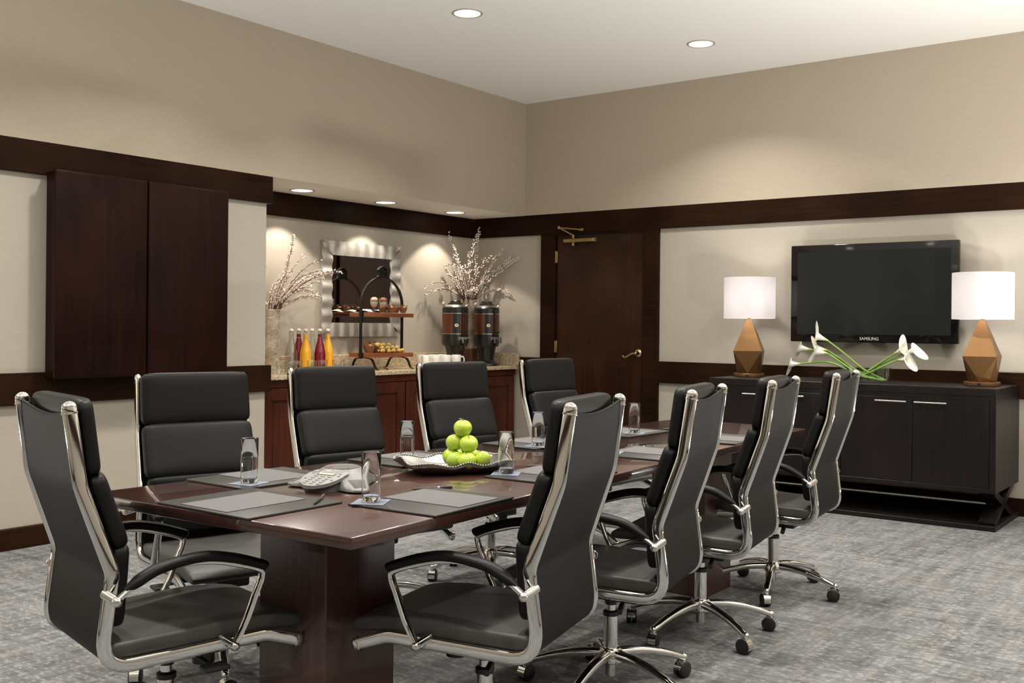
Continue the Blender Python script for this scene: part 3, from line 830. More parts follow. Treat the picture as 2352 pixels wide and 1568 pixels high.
pads = [
    ('head', 1.880, 2.295, 0, .330, .385, (1.868, 2.305, .272, .198)),
    ('r1', 2.222, 1.925, 3, .370, .305, (2.262, 1.928, .190, .272)),
    ('r2', 2.875, 1.966, 3, .370, .300, (2.915, 1.965, .190, .270)),
    ('r3', 3.612, 2.006, 3, .370, .300, (3.652, 2.003, .190, .270)),
    ('r4', 4.300, 2.035, 3, .370, .300, (4.290, 2.030, .190, .270)),
    ('l1', 2.212, 2.630, -2, .385, .290, (2.235, 2.652, .190, .245)),
    ('l2', 2.872, 2.598, -3, .370, .290, (2.900, 2.610, .190, .255)),
    ('l3', 3.605, 2.550, -3, .370, .290, (3.640, 2.560, .190, .255)),
    ('l4', 4.255, 2.500, -3, .370, .290, (4.285, 2.508, .190, .255)),
]
plab = dict(
    head='black leather desk pad at the left table end, before the chair seen from behind',
    r1='black leather desk pad at the near right table corner, before the nearest chair',
    r2='black leather desk pad second from front on the right, partly hidden by the nearest chair',
    r3='black leather desk pad seen between the first and second chairs on the right',
    r4='black leather desk pad seen between the second and third chairs on the right',
    l1='black leather desk pad before the leftmost chair facing us, behind the speakerphone',
    l2='black leather desk pad behind the silver platter, left of the apples',
    l3='black leather desk pad on the far side, right of the apples',
    l4='farthest black leather desk pad on the far side, in front of the door')
slab = {k: v.replace('black leather desk pad', 'grey paper sheet on the desk pad') for k, v in plab.items()}
slab = {k: ' '.join(v.split()[:16]) for k, v in slab.items()}
for key, x, y, rz, dx, dy, (px, py, pw, pl) in pads:
    t = thing('desk_pad', plab[key], 'desk pad', (x, y, .7503), R(rz), 'leather desk pads on the table')
    bm = MB(); box(bm, -dx / 2, dx / 2, -dy / 2, dy / 2, 0, .006, .0022, 2)
    link('pad_board', bm, M['pad'], t)
    paper_sheet(px, py, R(rz), slab[key], pw, pl, 1 if key == 'head' else 0)

# coasters + tall water glasses
def make_glass(label):
    t = thing('highball_glass', label, 'glass', group='tall water glasses on the table')
    r = .0265; h = .137
    bm = MB()
    lathe(bm, [(.001, 0), (r - .004, 0), (r - .0015, .002), (r - .001, .016), (r, .07), (r + .0010, h - .0005), (r + .0004, h + .0006), (r - .0006, h - .0005), (r - .0014, .07), (r - .0024, .018), (r - .007, .0145), (.001, .0140)], 48)
    link('glass_body', bm, M['water'], t, angle=50)
    return t
gl = [
    (2.082, 2.030, 'tall empty water glass in front, on the near right desk pad beside the speakerphone', 'r1', 30),
    (2.088, 2.555, 'leftmost tall water glass, on the pad before the leftmost chair', 'l1', 10),
    (2.832, 2.580, 'tall water glass standing just left of and behind the apple platter', 'l2', 20),
    (2.768, 2.078, 'tall water glass just right of the apple platter beside the nearest right chair', 'r2', 30),
    (3.486, 2.455, 'tall water glass at the edge of the nearest right chair back, far side', 'l3', 10),
    (4.205, 2.418, 'farthest tall water glass, seen between the right chairs before the door', 'l4', 15),
    (3.50, 2.118, 'tall water glass hidden behind the back of the nearest right chair', 'r3', 20),
]
g0 = None
gobj = []
for x, y, lb, key, a in gl:
    tag(link('coaster', (lambda b: (box(b, -.046, .046, -.046, .046, 0, .0014), b)[1])(MB()), M['paperblue'], None, False, (x, y, .7568), R(a)),
        'square pale paper coaster under the ' + lb.replace('tall empty water glass', 'tall empty glass').replace('tall water glass', 'glass') if False else
        {'r1': 'square pale blue coaster under the frontmost water glass', 'l1': 'square pale blue coaster under the leftmost water glass', 'l2': 'square pale coaster under the glass behind the apple platter',
         'r2': 'square pale blue coaster under the glass right of the apples', 'l3': 'square pale coaster under the glass beside the nearest chair back', 'l4': 'square pale coaster under the farthest water glass', 'r3': 'square pale coaster peeking past the nearest chair back'}[key],
        'coaster', 'pale coasters under the glasses')
    if g0 is None:
        g0 = make_glass(lb); o = g0
    else:
        o = None
    gobj.append((o, x, y, lb))
for o, x, y, lb in gobj:
    if o is None: o = dup(g0, (0, 0, 0), 0, lb)
    o.location = (x, y, .7584)

# pens
def pen(p0, p1, label, z=.7612):
    d = Vector((p1[0] - p0[0], p1[1] - p0[1])); L_ = .135; a = math.atan2(d.y, d.x)
    t = thing('pen', label, 'pen', (p0[0], p0[1], z), a, 'black ballpoint pens')
    bm = MB()
    def xl(prof, mi=0):
        rings = [[(x, r * math.cos(2 * PI * i / 14), r * math.sin(2 * PI * i / 14)) for i in range(14)] for x, r in prof]
        loft(bm, rings, True, True, mi)
    xl([(0, .001), (.010, .0032), (.03, .0044), (.118, .0044), (.130, .0038)])
    link('pen_barrel', bm, M['black'], t)
    bm = MB()
    rings = [[(x, r * math.cos(2 * PI * i / 14), r * math.sin(2 * PI * i / 14)) for i in range(14)] for x, r in [(.083, .0046), (.086, .0047), (.089, .0046)]]
    loft(bm, rings); box(bm, .098, .134, -.0012, .0012, .0042, .0062, .0004, 1)
    link('pen_clip', bm, M['chrome'], t)
    return t
pen((1.950, 2.115), (2.055, 2.188), 'short-looking black pen lying across the desk pad beside the speakerphone')
pen((2.331, 2.104), (2.441, 2.043), 'black pen lying behind the near right desk pad, pointing left', .7548)
pen((2.975, 2.145), (3.08, 2.075), 'black pen half hidden by the nearest right chair back', .7548)
pen((3.701, 2.172), (3.804, 2.104), 'black pen lying beyond the desk pad between the right chairs', .7548)
pen((4.425, 2.395), (4.50, 2.30), 'farthest black pen, on the end of the far desk pad')

# conference phone
cpx, cpy = 2.262, 2.330
ph = thing('conference_phone', 'silver three-armed conference speakerphone with keypad and small screen', 'phone', (cpx, cpy, .7505), 0)
ARMS = [R(10), R(128), R(246)]
def adiff(a, b):
    return abs((a - b + PI) % (2 * PI) - PI)
def Rph(th):
    k = max(math.exp(-(adiff(th, a) / R(25)) ** 2) for a in ARMS)
    return .078 + .088 * k
nr_, nt_ = 14, 96
bm = MB(); rings = []
for i in range(nr_ + 1):
    q = i / nr_
    ring = []
    for j in range(nt_):
        th = 2 * PI * j / nt_
        r = Rph(th) * max(q, .003)
        f = max(0, (r - .055) / .115)
        z = .060 - .052 * min(f, 1) ** .85
        k = max(math.exp(-(adiff(th, a) / R(25)) ** 2) for a in ARMS)
        if q > .8: z -= (1 - k) * .030 * ((q - .8) / .2) ** 2
        ring.append((r * math.cos(th), r * math.sin(th), z))
    rings.append(ring)
rings.append([(x * 1.0, y * 1.0, .004) for x, y, z in rings[-1]])
rings.append([(x * .9, y * .9, 0) for x, y, z in rings[-1]])
loft(bm, rings)
link('phone_body', bm, M['phone'], ph, angle=50)
bm = MB(); lathe(bm, [(.001, .0590), (.052, .0585), (.055, .0605), (.050, .0625), (.045, .0605), (.001, .0608)], 48)
link('speaker_disc', bm, M['phonedark'], ph)
bm = MB(); ellipsoid(bm, (-.035, .012, .0622), .006, .006, .0012, 14, 6); link('mute_light', bm, M['red'], ph)
for a in ARMS:
    bm = MB()
    for k in range(-4, 5):
        rr0, rr1 = .108, .150
        pts = []
        for s in range(6):
            r = rr0 + (rr1 - rr0) * s / 5
            z = .060 - .052 * min(max(0, (r - .055) / .115), 1) ** .85
            off = k * .0052 * (.9 - .25 * s / 5)
            pts.append((r * math.cos(a) - off * math.sin(a), r * math.sin(a) + off * math.cos(a), z + .0006))
        tube(bm, pts, .0010, 5)
    link('microphone_grille', bm, M['phonedark'], ph)
KA = R(187)                                       # keypad faces the end chair
kp = bpy.data.objects.new('keypad', None)
def kz(r): return .0525 - (r - .045) * .27
kd = Vector((math.cos(KA), math.sin(KA))); kn = Vector((-math.sin(KA), math.cos(KA)))
def K(r, s, dz=0): 
    p = kd * r + kn * s
    return (p.x, p.y, kz(r) + dz)
C2 = []
outl = [(.046, -.058), (.046, .058), (.075, .068), (.105, .066), (.135, .050), (.155, .022), (.158, 0), (.155, -.022), (.135, -.050), (.105, -.066), (.075, -.068)]
outl = [(p.x, p.y) for p in smooth_path([Vector((r, s, 0)) for r, s in outl], 4)]
bm = MB()
top = [bm.verts.new(K(r, s)) for r, s in outl]; bot = [bm.verts.new((K(r, s)[0], K(r, s)[1], max(.004, kz(r) - .010))) for r, s in outl]
bm.faces.new(top); bm.faces.new(bot[::-1]); n = len(outl)
for i in range(n): bm.faces.new((top[i], bot[i], bot[(i + 1) % n], top[(i + 1) % n]))
kpo = link('keypad', bm, M['phone'], ph, False)
bm = MB()
base = [(x * .9, y * .9) for x, y in [tuple(K(r, s)[:2]) for r, s in outl]]
prism(bm, base, 0, .022); link('keypad_base', bm, M['phonedark'], ph, False)
def kbox(bm, r0, r1, s0, s1, h0, h1):
    a = [bm.verts.new(K(r, s, h0)) for r, s in ((r0, s0), (r1, s0), (r1, s1), (r0, s1))]
    b = [bm.verts.new(K(r, s, h1)) for r, s in ((r0, s0), (r1, s0), (r1, s1), (r0, s1))]
    bm.faces.new(a[::-1]); bm.faces.new(b)
    for i in range(4): bm.faces.new((a[i], a[(i + 1) % 4], b[(i + 1) % 4], b[i]))
bm = MB(); kbox(bm, .052, .080, -.034, .034, 0, .0012); link('display_bezel', bm, M['phonedark'], kpo, False)
bm = MB(); kbox(bm, .055, .078, -.027, .027, .0012, .0018); link('display', bm, M['lcd'], kpo, False)
keys = [(.090, s, .0045, .0085) for s in (-.026, 0, .026)] + [(r, s, .0045, .0075) for r in (.104, .117, .130, .143) for s in (-.026, 0, .026)] + [(r, s, .0042, .0045) for r, s in ((.062, -.048), (.062, -.057), (.073, -.050), (.110, -.050), (.110, .050), (.066, .048), (.080, .052))]
for r, s, hr, hs in keys:
    bm = MB(); c = Vector(K(r, s, .001)); 
    Mx = Matrix(((kd.x, kn.x, 0), (kd.y, kn.y, 0), (-.26, 0, 1)))
    ellipsoid(bm, c, hr, hs, .0022, 14, 6, rot=Mx)
    link('key', bm, M['key'], kpo)

# platter and apples
pl_a = R(-29)
pt_ = thing('serving_platter', 'rectangular beaded pewter platter holding the green apples', 'platter', (2.752, 2.292, .7505), pl_a)
HX, HY = .190, .140
def prad(th):
    c, s = abs(math.cos(th)), abs(math.sin(th))
    p = 5
    return ((c / HX) ** p + (s / HY) ** p) ** (-1 / p)
def pz(q, th):
    corner = abs(math.sin(2 * th)) ** 2
    if q < .62: return .006
    return .006 + (.030 + .012 * abs(math.cos(th)) ** 6 + .006 * math.cos(8 * th)) * ((q - .62) / .38) ** 1.6
nt_ = 96; bm = MB(); rings = []
for q in (.02, .3, .55, .62, .7, .78, .86, .93, 1.0):
    rings.append([(prad(2 * PI * j / nt_) * q * math.cos(2 * PI * j / nt_), prad(2 * PI * j / nt_) * q * math.sin(2 * PI * j / nt_), pz(q, 2 * PI * j / nt_)) for j in range(nt_)])
for q in (1.0, .93, .86, .78, .7, .62, .5, .3, .02):
    rings.append([(prad(2 * PI * j / nt_) * q * math.cos(2 * PI * j / nt_), prad(2 * PI * j / nt_) * q * math.sin(2 * PI * j / nt_), max(pz(q, 2 * PI * j / nt_) - .0055, 0)) for j in range(nt_)])
loft(bm, rings); link('platter_body', bm, M['pewter'], pt_, angle=60)
bm = MB()
rimp = []
for j in range(720):
    th = 2 * PI * j / 720; r = prad(th); rimp.append(Vector((r * math.cos(th), r * math.sin(th), pz(1, th))))
acc = 0; last = rimp[0]
for p in rimp:
    acc += (p - last).length; last = p
    if acc >= .0085:
        acc = 0; ellipsoid(bm, p, .0044, .0044, .0044, 8, 6)
link('beaded_rim', bm, M['pewter'], pt_)

def make_apple(label):
    t = thing('green_apple', label, 'apple', group='green apples on the platter')
    prof = []
    for k in range(19):
        ph_ = -PI / 2 + PI * k / 18
        r = .0315 * math.cos(ph_); z = .0292 * math.sin(ph_)
        r *= 1 + .05 * math.sin(ph_)
        d = math.exp(-(r / .009) ** 2)
        z -= (.0085 * d if z > 0 else -.006 * d)
        prof.append((r, z))
    bm = MB(); lathe(bm, prof, 28); link('apple_body', bm, M['appleg'], t, angle=180)
    bm = MB(); tube(bm, [(0, 0, .016), (.0008, 0, .025), (.003, .001, .034)], .0011, 6); link('stem', bm, M['stem'], t)
    return t
apples = [
    ((2.7245, 2.2780, .800), 'green apple in the bottom row, far left end', (5, -12)),
    ((2.6995, 2.2400, .7955), 'green apple in the bottom row, second from left in front', (-8, 12)),
    ((2.7045, 2.1940, .7955), 'green apple in the bottom row, third from left and nearest to us', (10, 5)),
    ((2.7550, 2.1700, .7965), 'green apple in the bottom row, right end with visible stem', (-20, 20)),
    ((2.7800, 2.3150, .7990), 'green apple at the back of the pile, mostly hidden', (0, 0)),
    ((2.7800, 2.2350, .7970), 'green apple at the back right of the pile, hidden behind', (6, 9)),
    ((2.7270, 2.2660, .8500), 'green apple in the middle row of the pile, left', (-15, 14)),
    ((2.7300, 2.2080, .8490), 'green apple in the middle row of the pile, right', (-18, 16)),
    ((2.7330, 2.2370, .9000), 'single green apple on top of the pile, with leaf and stem', (4, -5)),
]
ap0 = make_apple(apples[0][1]); aps = [ap0]
for p, lb, rt in apples[1:]: aps.append(dup(ap0, (0, 0, 0), 0, lb))
for o, (p, lb, rt) in zip(aps, apples):
    o.location = p; o.rotation_euler = (R(rt[0]), R(rt[1]), random.uniform(0, 6))
bm = MB()
vs = [bm.verts.new(c) for c in ((0, 0, .030), (-.010, .006, .036), (-.022, .006, .034), (-.012, -.004, .032))]
bm.faces.new(vs); r_ = bmesh.ops.extrude_face_region(bm, geom=bm.faces[:]); 
for v in [g for g in r_['geom'] if isinstance(g, bmesh.types.BMVert)]: v.co.z += .0008
link('leaf', bm, M['leaf'], aps[-1], False)

# ------------------------------------------------------------------ whiteboard cabinet on the left wall
wc = thing('wall_cabinet', 'dark mahogany wall cabinet with two closed doors on the left wall', 'cabinet', (3.67, YL, .93))
bm = MB(); box(bm, -.565, .572, -.095, -.0002, .004, 1.152, .003, 1); link('cabinet_body', bm, M['cab'], wc, False)
for x0, x1 in ((-.585, -.0035), (.0035, .585)):
    bm = MB(); box(bm, x0, x1, -.128, -.0955, 0, 1.158, .012, 4); link('cabinet_door', bm, M['cab'], wc, True)

# ------------------------------------------------------------------ buffet counter in the recess
bc = thing('buffet_cabinet', 'reddish mahogany base cabinet with panelled doors under the granite counter', 'cabinet', (4.70, 5.64, 0))
bm = MB(); box(bm, .0, 2.945, .022, .525, .10, .8525); box(bm, .0, 2.945, .06, .10, 0, .10); box(bm, 0, 2.945, .004, .0219, .80, .8525)
link('cabinet_body', bm, M['cab2'], bc, False)
for k in range(4):
    x0 = .012 + k * .733; x1 = x0 + .715
    bm = MB()
    z0, z1 = .115, .792; st = .085
    box(bm, x0, x0 + st, 0, .0215, z0, z1, .003, 1); box(bm, x1 - st, x1, 0, .0215, z0, z1, .003, 1)
    box(bm, x0 + st, x1 - st, 0, .0215, z1 - st, z1, .003, 1); box(bm, x0 + st, x1 - st, 0, .0215, z0, z0 + st, .003, 1)
    box(bm, x0 + st, x1 - st, .012, .0215, z0 + st, z1 - st)
    box(bm, x0 + st + .02, x1 - st - .02, .006, .013, z0 + st + .02, z1 - st - .02, .004, 1)
    link('cabinet_door', bm, M['cab2'], bc, False)
gc = thing('granite_counter', 'speckled beige granite counter with short backsplash in the recess', 'countertop', (4.70, 5.617, .853))
bm = MB(); box(bm, 0, 2.9495, 0, .5525, 0, .032, .004, 2); link('counter_slab', bm, M['granite'], gc, False)
bm = MB(); box(bm, 0, 2.949, .530, .5525, .0322, .145, .003, 1); link('backsplash', bm, M['granite'], gc, False)
bm = MB(); box(bm, 2.927, 2.9495, -.01, .529, .0322, .145, .003, 1); link('side_splash', bm, M['granite'], gc, False)
ZK = .8855

# wavy silver framed mirror
mr = thing('wall_mirror', 'square mirror in a rippled silver frame on the recess wall', 'mirror', (6.185, YN, 1.53))
ox, oz, ix, iz = .455, .385, .345, .272
bm = MB()
def frame_side(bm, length, wid, place):
    """mitred strip whose ripples run straight across it"""
    n = 90; m = 8; V = []
    for i in range(n + 1):
        row = []
        for j in range(m + 1):
            g = j / m
            half = length - wid * g
            s_ = -half + 2 * half * i / n
            d = .026 + .0065 * math.sin(2 * PI * s_ / .112 + 1) + .004 * math.sin(PI * g)
            row.append(bm.verts.new(place(s_, g, d)))
        V.append(row)
    Bk = [(bm.verts.new(place(-length + 2 * length * i / n, 0, .001)), bm.verts.new(place(-(length - wid) + 2 * (length - wid) * i / n, 1, .001))) for i in range(n + 1)]
    for i in range(n):
        for j in range(m): bm.faces.new((V[i][j], V[i + 1][j], V[i + 1][j + 1], V[i][j + 1]))
        bm.faces.new((V[i][0], Bk[i][0], Bk[i + 1][0], V[i + 1][0]))
        bm.faces.new((V[i][m], V[i + 1][m], Bk[i + 1][1], Bk[i][1]))
for sg in (1, -1):
    frame_side(bm, ox, ox - ix, lambda s_, g, d, sg=sg: (s_, -d, sg * (oz + (iz - oz) * g)))
    frame_side(bm, oz, oz - iz, lambda s_, g, d, sg=sg: (sg * (ox + (ix - ox) * g), -d, s_))
link('mirror_frame', bm, M['silver'], mr, angle=60)
bm = MB(); box(bm, -ix + .001, ix - .001, -.016, -.001, -iz + .001, iz - .001); link('mirror_glass', bm, M['mirror'], mr, False)

# vases and pussy willow
def birch_vase(x, y, z, r, h, label):
    t = thing('birch_bark_vase', label, 'vase', (x, y, z))
    bm = MB(); n = 28; rings = []
    def rr(th, zz): return r * (1 + .025 * math.sin(3 * th + 1) + .015 * math.sin(5 * th + 9 * zz))
    hs = [0, .02, .1, .2, .3, .4, .5, .6, .7, .8, .9, .97, 1]
    for f in hs: rings.append([(rr(2 * PI * i / n, f) * math.cos(2 * PI * i / n), rr(2 * PI * i / n, f) * math.sin(2 * PI * i / n), f * h + (.006 * math.sin(4 * 2 * PI * i / n) if f == 1 else 0)) for i in range(n)])
    for f in (1, .8, .3): rings.append([(.86 * rr(2 * PI * i / n, f) * math.cos(2 * PI * i / n), .86 * rr(2 * PI * i / n, f) * math.sin(2 * PI * i / n), f * h) for i in range(n)])
    loft(bm, rings); link('vase_body', bm, M['birch'], t, angle=60)
    return t
birch_vase(5.035, 5.965, ZK, .088, .463, 'birch bark vase at the left end of the counter, half hidden by the wall')
bk = MB(); lathe(bk, [(.083, 0), (.086, .004), (.084, .146), (.080, .150)], 9)
tag(link('wood_block', bk, M['stump'], None, True, (7.425, 6.015, ZK)), 'rustic brown wooden block under the vase between the coffee urns', 'block')
birch_vase(7.425, 6.015, ZK + .1502, .072, .445, 'tall birch bark vase on the wooden block between the coffee urns')

def branch(base, ang, lean, length, label, group, droop, bare=.15, seed=0, tip_limit=None):
    rnd = random.Random(seed)
    t = thing('pussy_willow_branch', label, 'branch', base, 0, group)
    d = Vector((math.cos(ang), math.sin(ang), 0))
    pts = []; n = 12; p = Vector((0, 0, 0)); el = PI / 2 - lean * .45
    for i in range(n + 1):
        pts.append(p.copy())
        st = length / n
        p = p + (d * math.cos(el) + Vector((0, 0, 1)) * math.sin(el)) * st
        el -= (lean * .55 + droop * (i / n) ** 1.5) / n * 1.3
        ang += rnd.uniform(-.22, .22); el += rnd.uniform(-.13, .13); d = Vector((math.cos(ang), math.sin(ang), 0))
    if tip_limit:                                     # keep clear of the walls
        for q in pts:
            w = Vector(base) + q
            if w.y > tip_limit[1]: q.y = tip_limit[1] - base[1]
            if w.x > tip_limit[0]: q.x = tip_limit[0] - base[0]
            if len(tip_limit) > 2 and w.x < tip_limit[2]: q.x = tip_limit[2] - base[0]
    sp = smooth_path(pts, 3)
    bm = MB(); tube(bm, sp, [.0036 - .0022 * i / len(sp) for i in range(len(sp))], 6)
    link('twig', bm, M['twig'], t)
    bm = MB()
    k0 = int(len(sp) * .25); k = k0
    while k < len(sp):
        if rnd.random() > bare:
            a = rnd.uniform(0, 2 * PI)
            tg = (sp[min(k + 1, len(sp) - 1)] - sp[k - 1]).normalized()
            side = tg.orthogonal().normalized(); side = Matrix.Rotation(a, 3, tg) @ side
            ax = (tg * .7 + side * .7).normalized()
            q = ax.to_track_quat('Z', 'Y').to_matrix()
            ellipsoid(bm, sp[k] + ax * .009 + side * .003, .0058, .0058, .0105, 7, 5, rot=q)
            if rnd.random() > .45:
                side2 = -side; ax2 = (tg * .7 + side2 * .7).normalized()
                ellipsoid(bm, sp[k] + ax2 * .009 + side2 * .003, .0054, .0054, .0100, 7, 5, rot=ax2.to_track_quat('Z', 'Y').to_matrix())
        k += 1
    link('catkins', bm, M['catkin'], t)
    return t
rnd = random.Random(11)
for i in range(26):
    a = rnd.uniform(-PI, PI)
    le = rnd.uniform(.15, 1.5); L_ = rnd.uniform(.34, .60)
    branch((7.425 + .045 * math.cos(a), 6.015 + .04 * math.sin(a), ZK + .1502 + .40), a, le, L_ * (1 if math.sin(a) < .3 else .8), 'catkin-covered willow branch in the vase between the coffee urns', 'willow branches in the right vase', rnd.uniform(-.2, 1.1), .10 + .5 * (i % 3 == 0), i, (7.63, 6.12, 6.75))
for i, (a, le, L_, dr_) in enumerate([(PI, .75, .60, .9), (PI * .97, .55, .68, .25), (-PI * .75, .35, .66, .0), (-.75, .7, .62, .6), (-.9, .95, .66, .9), (-1.1, .25, .70, .05)]):
    branch((7.425 + .045 * math.cos(a), 6.015 + .04 * math.sin(a), ZK + .1502 + .40), a, le, L_, 'catkin-covered willow branch in the vase between the coffee urns', 'willow branches in the right vase', dr_, .12, 70 + i, (7.63, 6.12, 6.75))
for i in range(24):
    a = rnd.uniform(-PI, PI) if i % 3 else rnd.uniform(-.8, .5)
    le = rnd.uniform(.10, 1.35); L_ = rnd.uniform(.34, .66)
    branch((5.035 + .05 * math.cos(a), 5.965 + .05 * math.sin(a), ZK + .41), a, le, L_ * (1 if math.sin(a) < .3 else .8), 'catkin-covered willow branch in the left birch vase beside the wall edge', 'willow branches in the left vase', rnd.uniform(-.2, 1.0), .08 + .4 * (i % 3 == 0), 200 + i, (7, 6.12, 4.735))
for i, (a, le, L_, dr_) in enumerate([(-.15, 1.0, .50, .2), (-.05, .72, .62, .05), (-.3, 1.2, .56, 1.0), (-.1, 1.35, .60, .35), (.1, .9, .40, .4)]):
    branch((5.035 + .05 * math.cos(a), 5.965 + .05 * math.sin(a), ZK + .41), a, le, L_, 'catkin-covered willow branch in the left birch vase beside the wall edge', 'willow branches in the left vase', dr_, .06, 300 + i, (7, 6.12, 4.735))

# swing-top bottles
def bottle(x, y, label, mat, fill=.94):
    t = thing('swing_top_bottle', label, 'bottle', (x, y, ZK), 0, 'swing-top bottles on the buffet counter')
    r = .0432
    prof = [(.026, 0), (r, .006), (r, .135), (r - .004, .160), (r - .012, .195), (.021, .232), (.0165, .252), (.0155, .285)]
    if mat:
        bm = MB(); lathe(bm, prof, 28); link('juice', bm, mat, t, angle=60)
    else:
        bm = MB(); lathe(bm, [(.001, 0)] + prof + [(.0135, .285), (.0145, .25), (.019, .23), (r - .017, .195), (r - .007, .16), (r - .003, .135), (r - .003, .008), (.001, .008)], 28)
        link('bottle_glass', bm, M['glass'], t, angle=60)
    bm = MB(); lathe(bm, [(.0165, .283), (.0185, .286), (.0185, .296), (.016, .298)], 24); link('bottle_lip', bm, M['glass'], t)
    bm = MB(); lathe(bm, [(.013, .303), (.0155, .306), (.0155, .318), (.010, .323), (.001, .324)], 20)
    lathe(bm, [(.0150, .2985), (.0150, .303)], 18, mi=1)
    link('stopper', bm, [M['porcelain'], M['redrubber']], t)
    bm = MB()
    for s in (-1, 1):
        tube(bm, smooth_path([(s * .016, 0, .312), (s * .024, 0, .300), (s * .026, 0, .275), (s * .019, 0, .256)], 4), .0012, 5)
    tube(bm, [(.0195 * math.cos(2 * PI * i / 20), .0195 * math.sin(2 * PI * i / 20), .256) for i in range(21)], .0012, 5)
    link('wire_bail', bm, M['steel'], t)
    return t
for x, y, lb, m in ((5.175, 5.87, 'clear empty swing-top bottle, leftmost of the row', None), (5.380, 6.02, 'dark berry-red juice bottle, left one, behind the orange bottle', 'berry'), (5.368, 5.93, 'orange juice bottle left of centre in the bottle row', 'orange'),
                    (5.552, 6.06, 'clear empty swing-top bottle behind the juice bottles', None), (5.498, 5.915, 'dark berry-red juice bottle, right one, in front', 'berry'), (5.652, 5.99, 'orange juice bottle at the right end of the bottle row', 'orange')):
    bottle(x, y, lb, M[m] if m else None)

# low tumblers
def tumbler(x, y, label):
    t = thing('rocks_tumbler', label, 'glass', (x, y, ZK), 0, 'low tumblers before the bottles')
    bm = MB(); lathe(bm, [(.001, 0), (.029, 0), (.0315, .003), (.0335, .05), (.0358, .0915), (.0352, .0925), (.0344, .0915), (.0318, .05), (.0288, .016), (.026, .0125), (.001, .012)], 36)
    link('glass_body', bm, M['glass'], t, angle=50)
for x, y, lb in ((4.985, 5.765, 'low clear tumbler, leftmost beside the wall edge'), (5.068, 5.745, 'low clear tumbler, second from left before the clear bottle'), (5.150, 5.775, 'low clear tumbler, third from left before the berry bottle'),
                 (5.262, 5.745, 'low clear tumbler, fourth from left before the orange bottle'), (5.385, 5.76, 'low clear tumbler, fifth from left before the berry bottle'), (5.515, 5.745, 'low clear tumbler, sixth from left, right of the bottles'), (5.640, 5.76, 'low clear tumbler, rightmost, beside the serving stand')):
    tumbler(x, y, lb)

# two-tier serving stand
SX, SY = 6.178, 5.92
sv = thing('serving_stand', 'two-tier serving stand with wooden boards and arched black iron frame', 'serving stand', (SX, SY, ZK))
zl, zu = .984 - ZK, 1.307 - ZK
for nm, z in (('lower_board', zl), ('upper_board', zu)):
    bm = MB(); box(bm, -.232, .232, -.14, .14, z, z + .034, .003, 1); link(nm, bm, M['boardw'], sv, False)
def flat_bar(bm, pts, w, th):
    P = [Vector(p) for p in pts]; rings = []
    for i, p in enumerate(P):
        t = (P[min(i + 1, len(P) - 1)] - P[max(i - 1, 0)]).normalized()
        n = Vector((-t.z, 0, t.x))
        rings.append([p + n * th + Vector((0, -w, 0)), p + n * th + Vector((0, w, 0)), p - n * th + Vector((0, w, 0)), p - n * th + Vector((0, -w, 0))])
    loft(bm, rings)
hz = 1.40 - ZK; rad = .240
arch = [(-rad, 0, zl - .012), (-rad, 0, .25)] + [(-rad * math.cos(a), 0, hz + rad * math.sin(a) * .96) for a in [PI * k / 20 for k in range(21)]] + [(rad, 0, .25), (rad, 0, zl - .012)]
bm = MB(); flat_bar(bm, arch, .013, .004)
for s in (-1, 1):
    for z in (zl, zu): box(bm, s * .2318 if s > 0 else -.2385, s * .2385 if s > 0 else -.2318, -.024, .024, z - .002, z + .036)
link('arch_frame', bm, M['iron'], sv, False)
bm = MB()
topz = hz + rad * .96
for sg in ((-.075, -.06), (.06, .075)): pass
prof = [(-.052, -.004), (-.040, .012), (-.036, .045), (-.046, .058), (-.030, .072), (0, .084), (.030, .072), (.046, .058), (.036, .045), (.040, .012), (.052, -.004)]
inner = [(.026, .006), (.024, .044), (.016, .056), (0, .062), (-.016, .056), (-.024, .044), (-.026, .006)]
for y in (0,):
    flat_bar(bm, [(x, 0, topz + z) for x, z in prof], .016, .008)
    flat_bar(bm, [(-.034, 0, topz + .048), (.034, 0, topz + .048)], .016, .010)
    flat_bar(bm, [(-.036, 0, topz + .02), (.036, 0, topz + .02)], .014, .018)
link('handle', bm, M['iron'], sv, False)
for cxs in (-.205, .205):
    bm = MB()
    ft = smooth_path([(-.165, 0, .004), (-.135, 0, .012), (-.108, 0, .060), (-.080, 0, zl - .012), (0, 0, zl - .005), (.080, 0, zl - .012), (.108, 0, .060), (.135, 0, .012), (.165, 0, .004)], 4)
    flat_bar(bm, ft, .012, .0028)
    for v in bm.verts: v.co = Vector((cxs + v.co.y, -v.co.x, v.co.z))
    link('foot', bm, M['iron'], sv, False)
# food
TZ, BZ = 1.307 + .0342, .984 + .0342
def parfait(x, y, label, fill):
    t = thing('parfait_glass', label, 'dessert glass', (x, y, TZ), 0, 'parfaits on the serving stand')
    bm = MB(); lathe(bm, [(.022, 0), (.022, .002), (.005, .006), (.0045, .028), (.012, .036), (.030, .062), (.033, .085), (.030, .118), (.0285, .118), (.0315, .085), (.028, .062), (.001, .038)], 28); link('glass', bm, M['glass'], t, angle=70)
    bm = MB(); lathe(bm, [(.001, .039), (.022, .055), (.029, .075), (.029, .086)], 24, mi=0); lathe(bm, [(.0292, .086), (.0288, .100)], 24, mi=1); lathe(bm, [(.0286, .100), (.026, .112), (.015, .122), (.001, .124)], 24, mi=2)
    link('parfait', bm, fill, t)
parfait(6.005, 5.84, 'stemmed parfait glass with creamy layers, left one on upper board', [M['cream2'], M['granola'], M['cream2']])
parfait(6.118, 5.85, 'stemmed parfait glass with berries, right one on upper board', [M['cream2'], M['berryfill'], M['granola']])
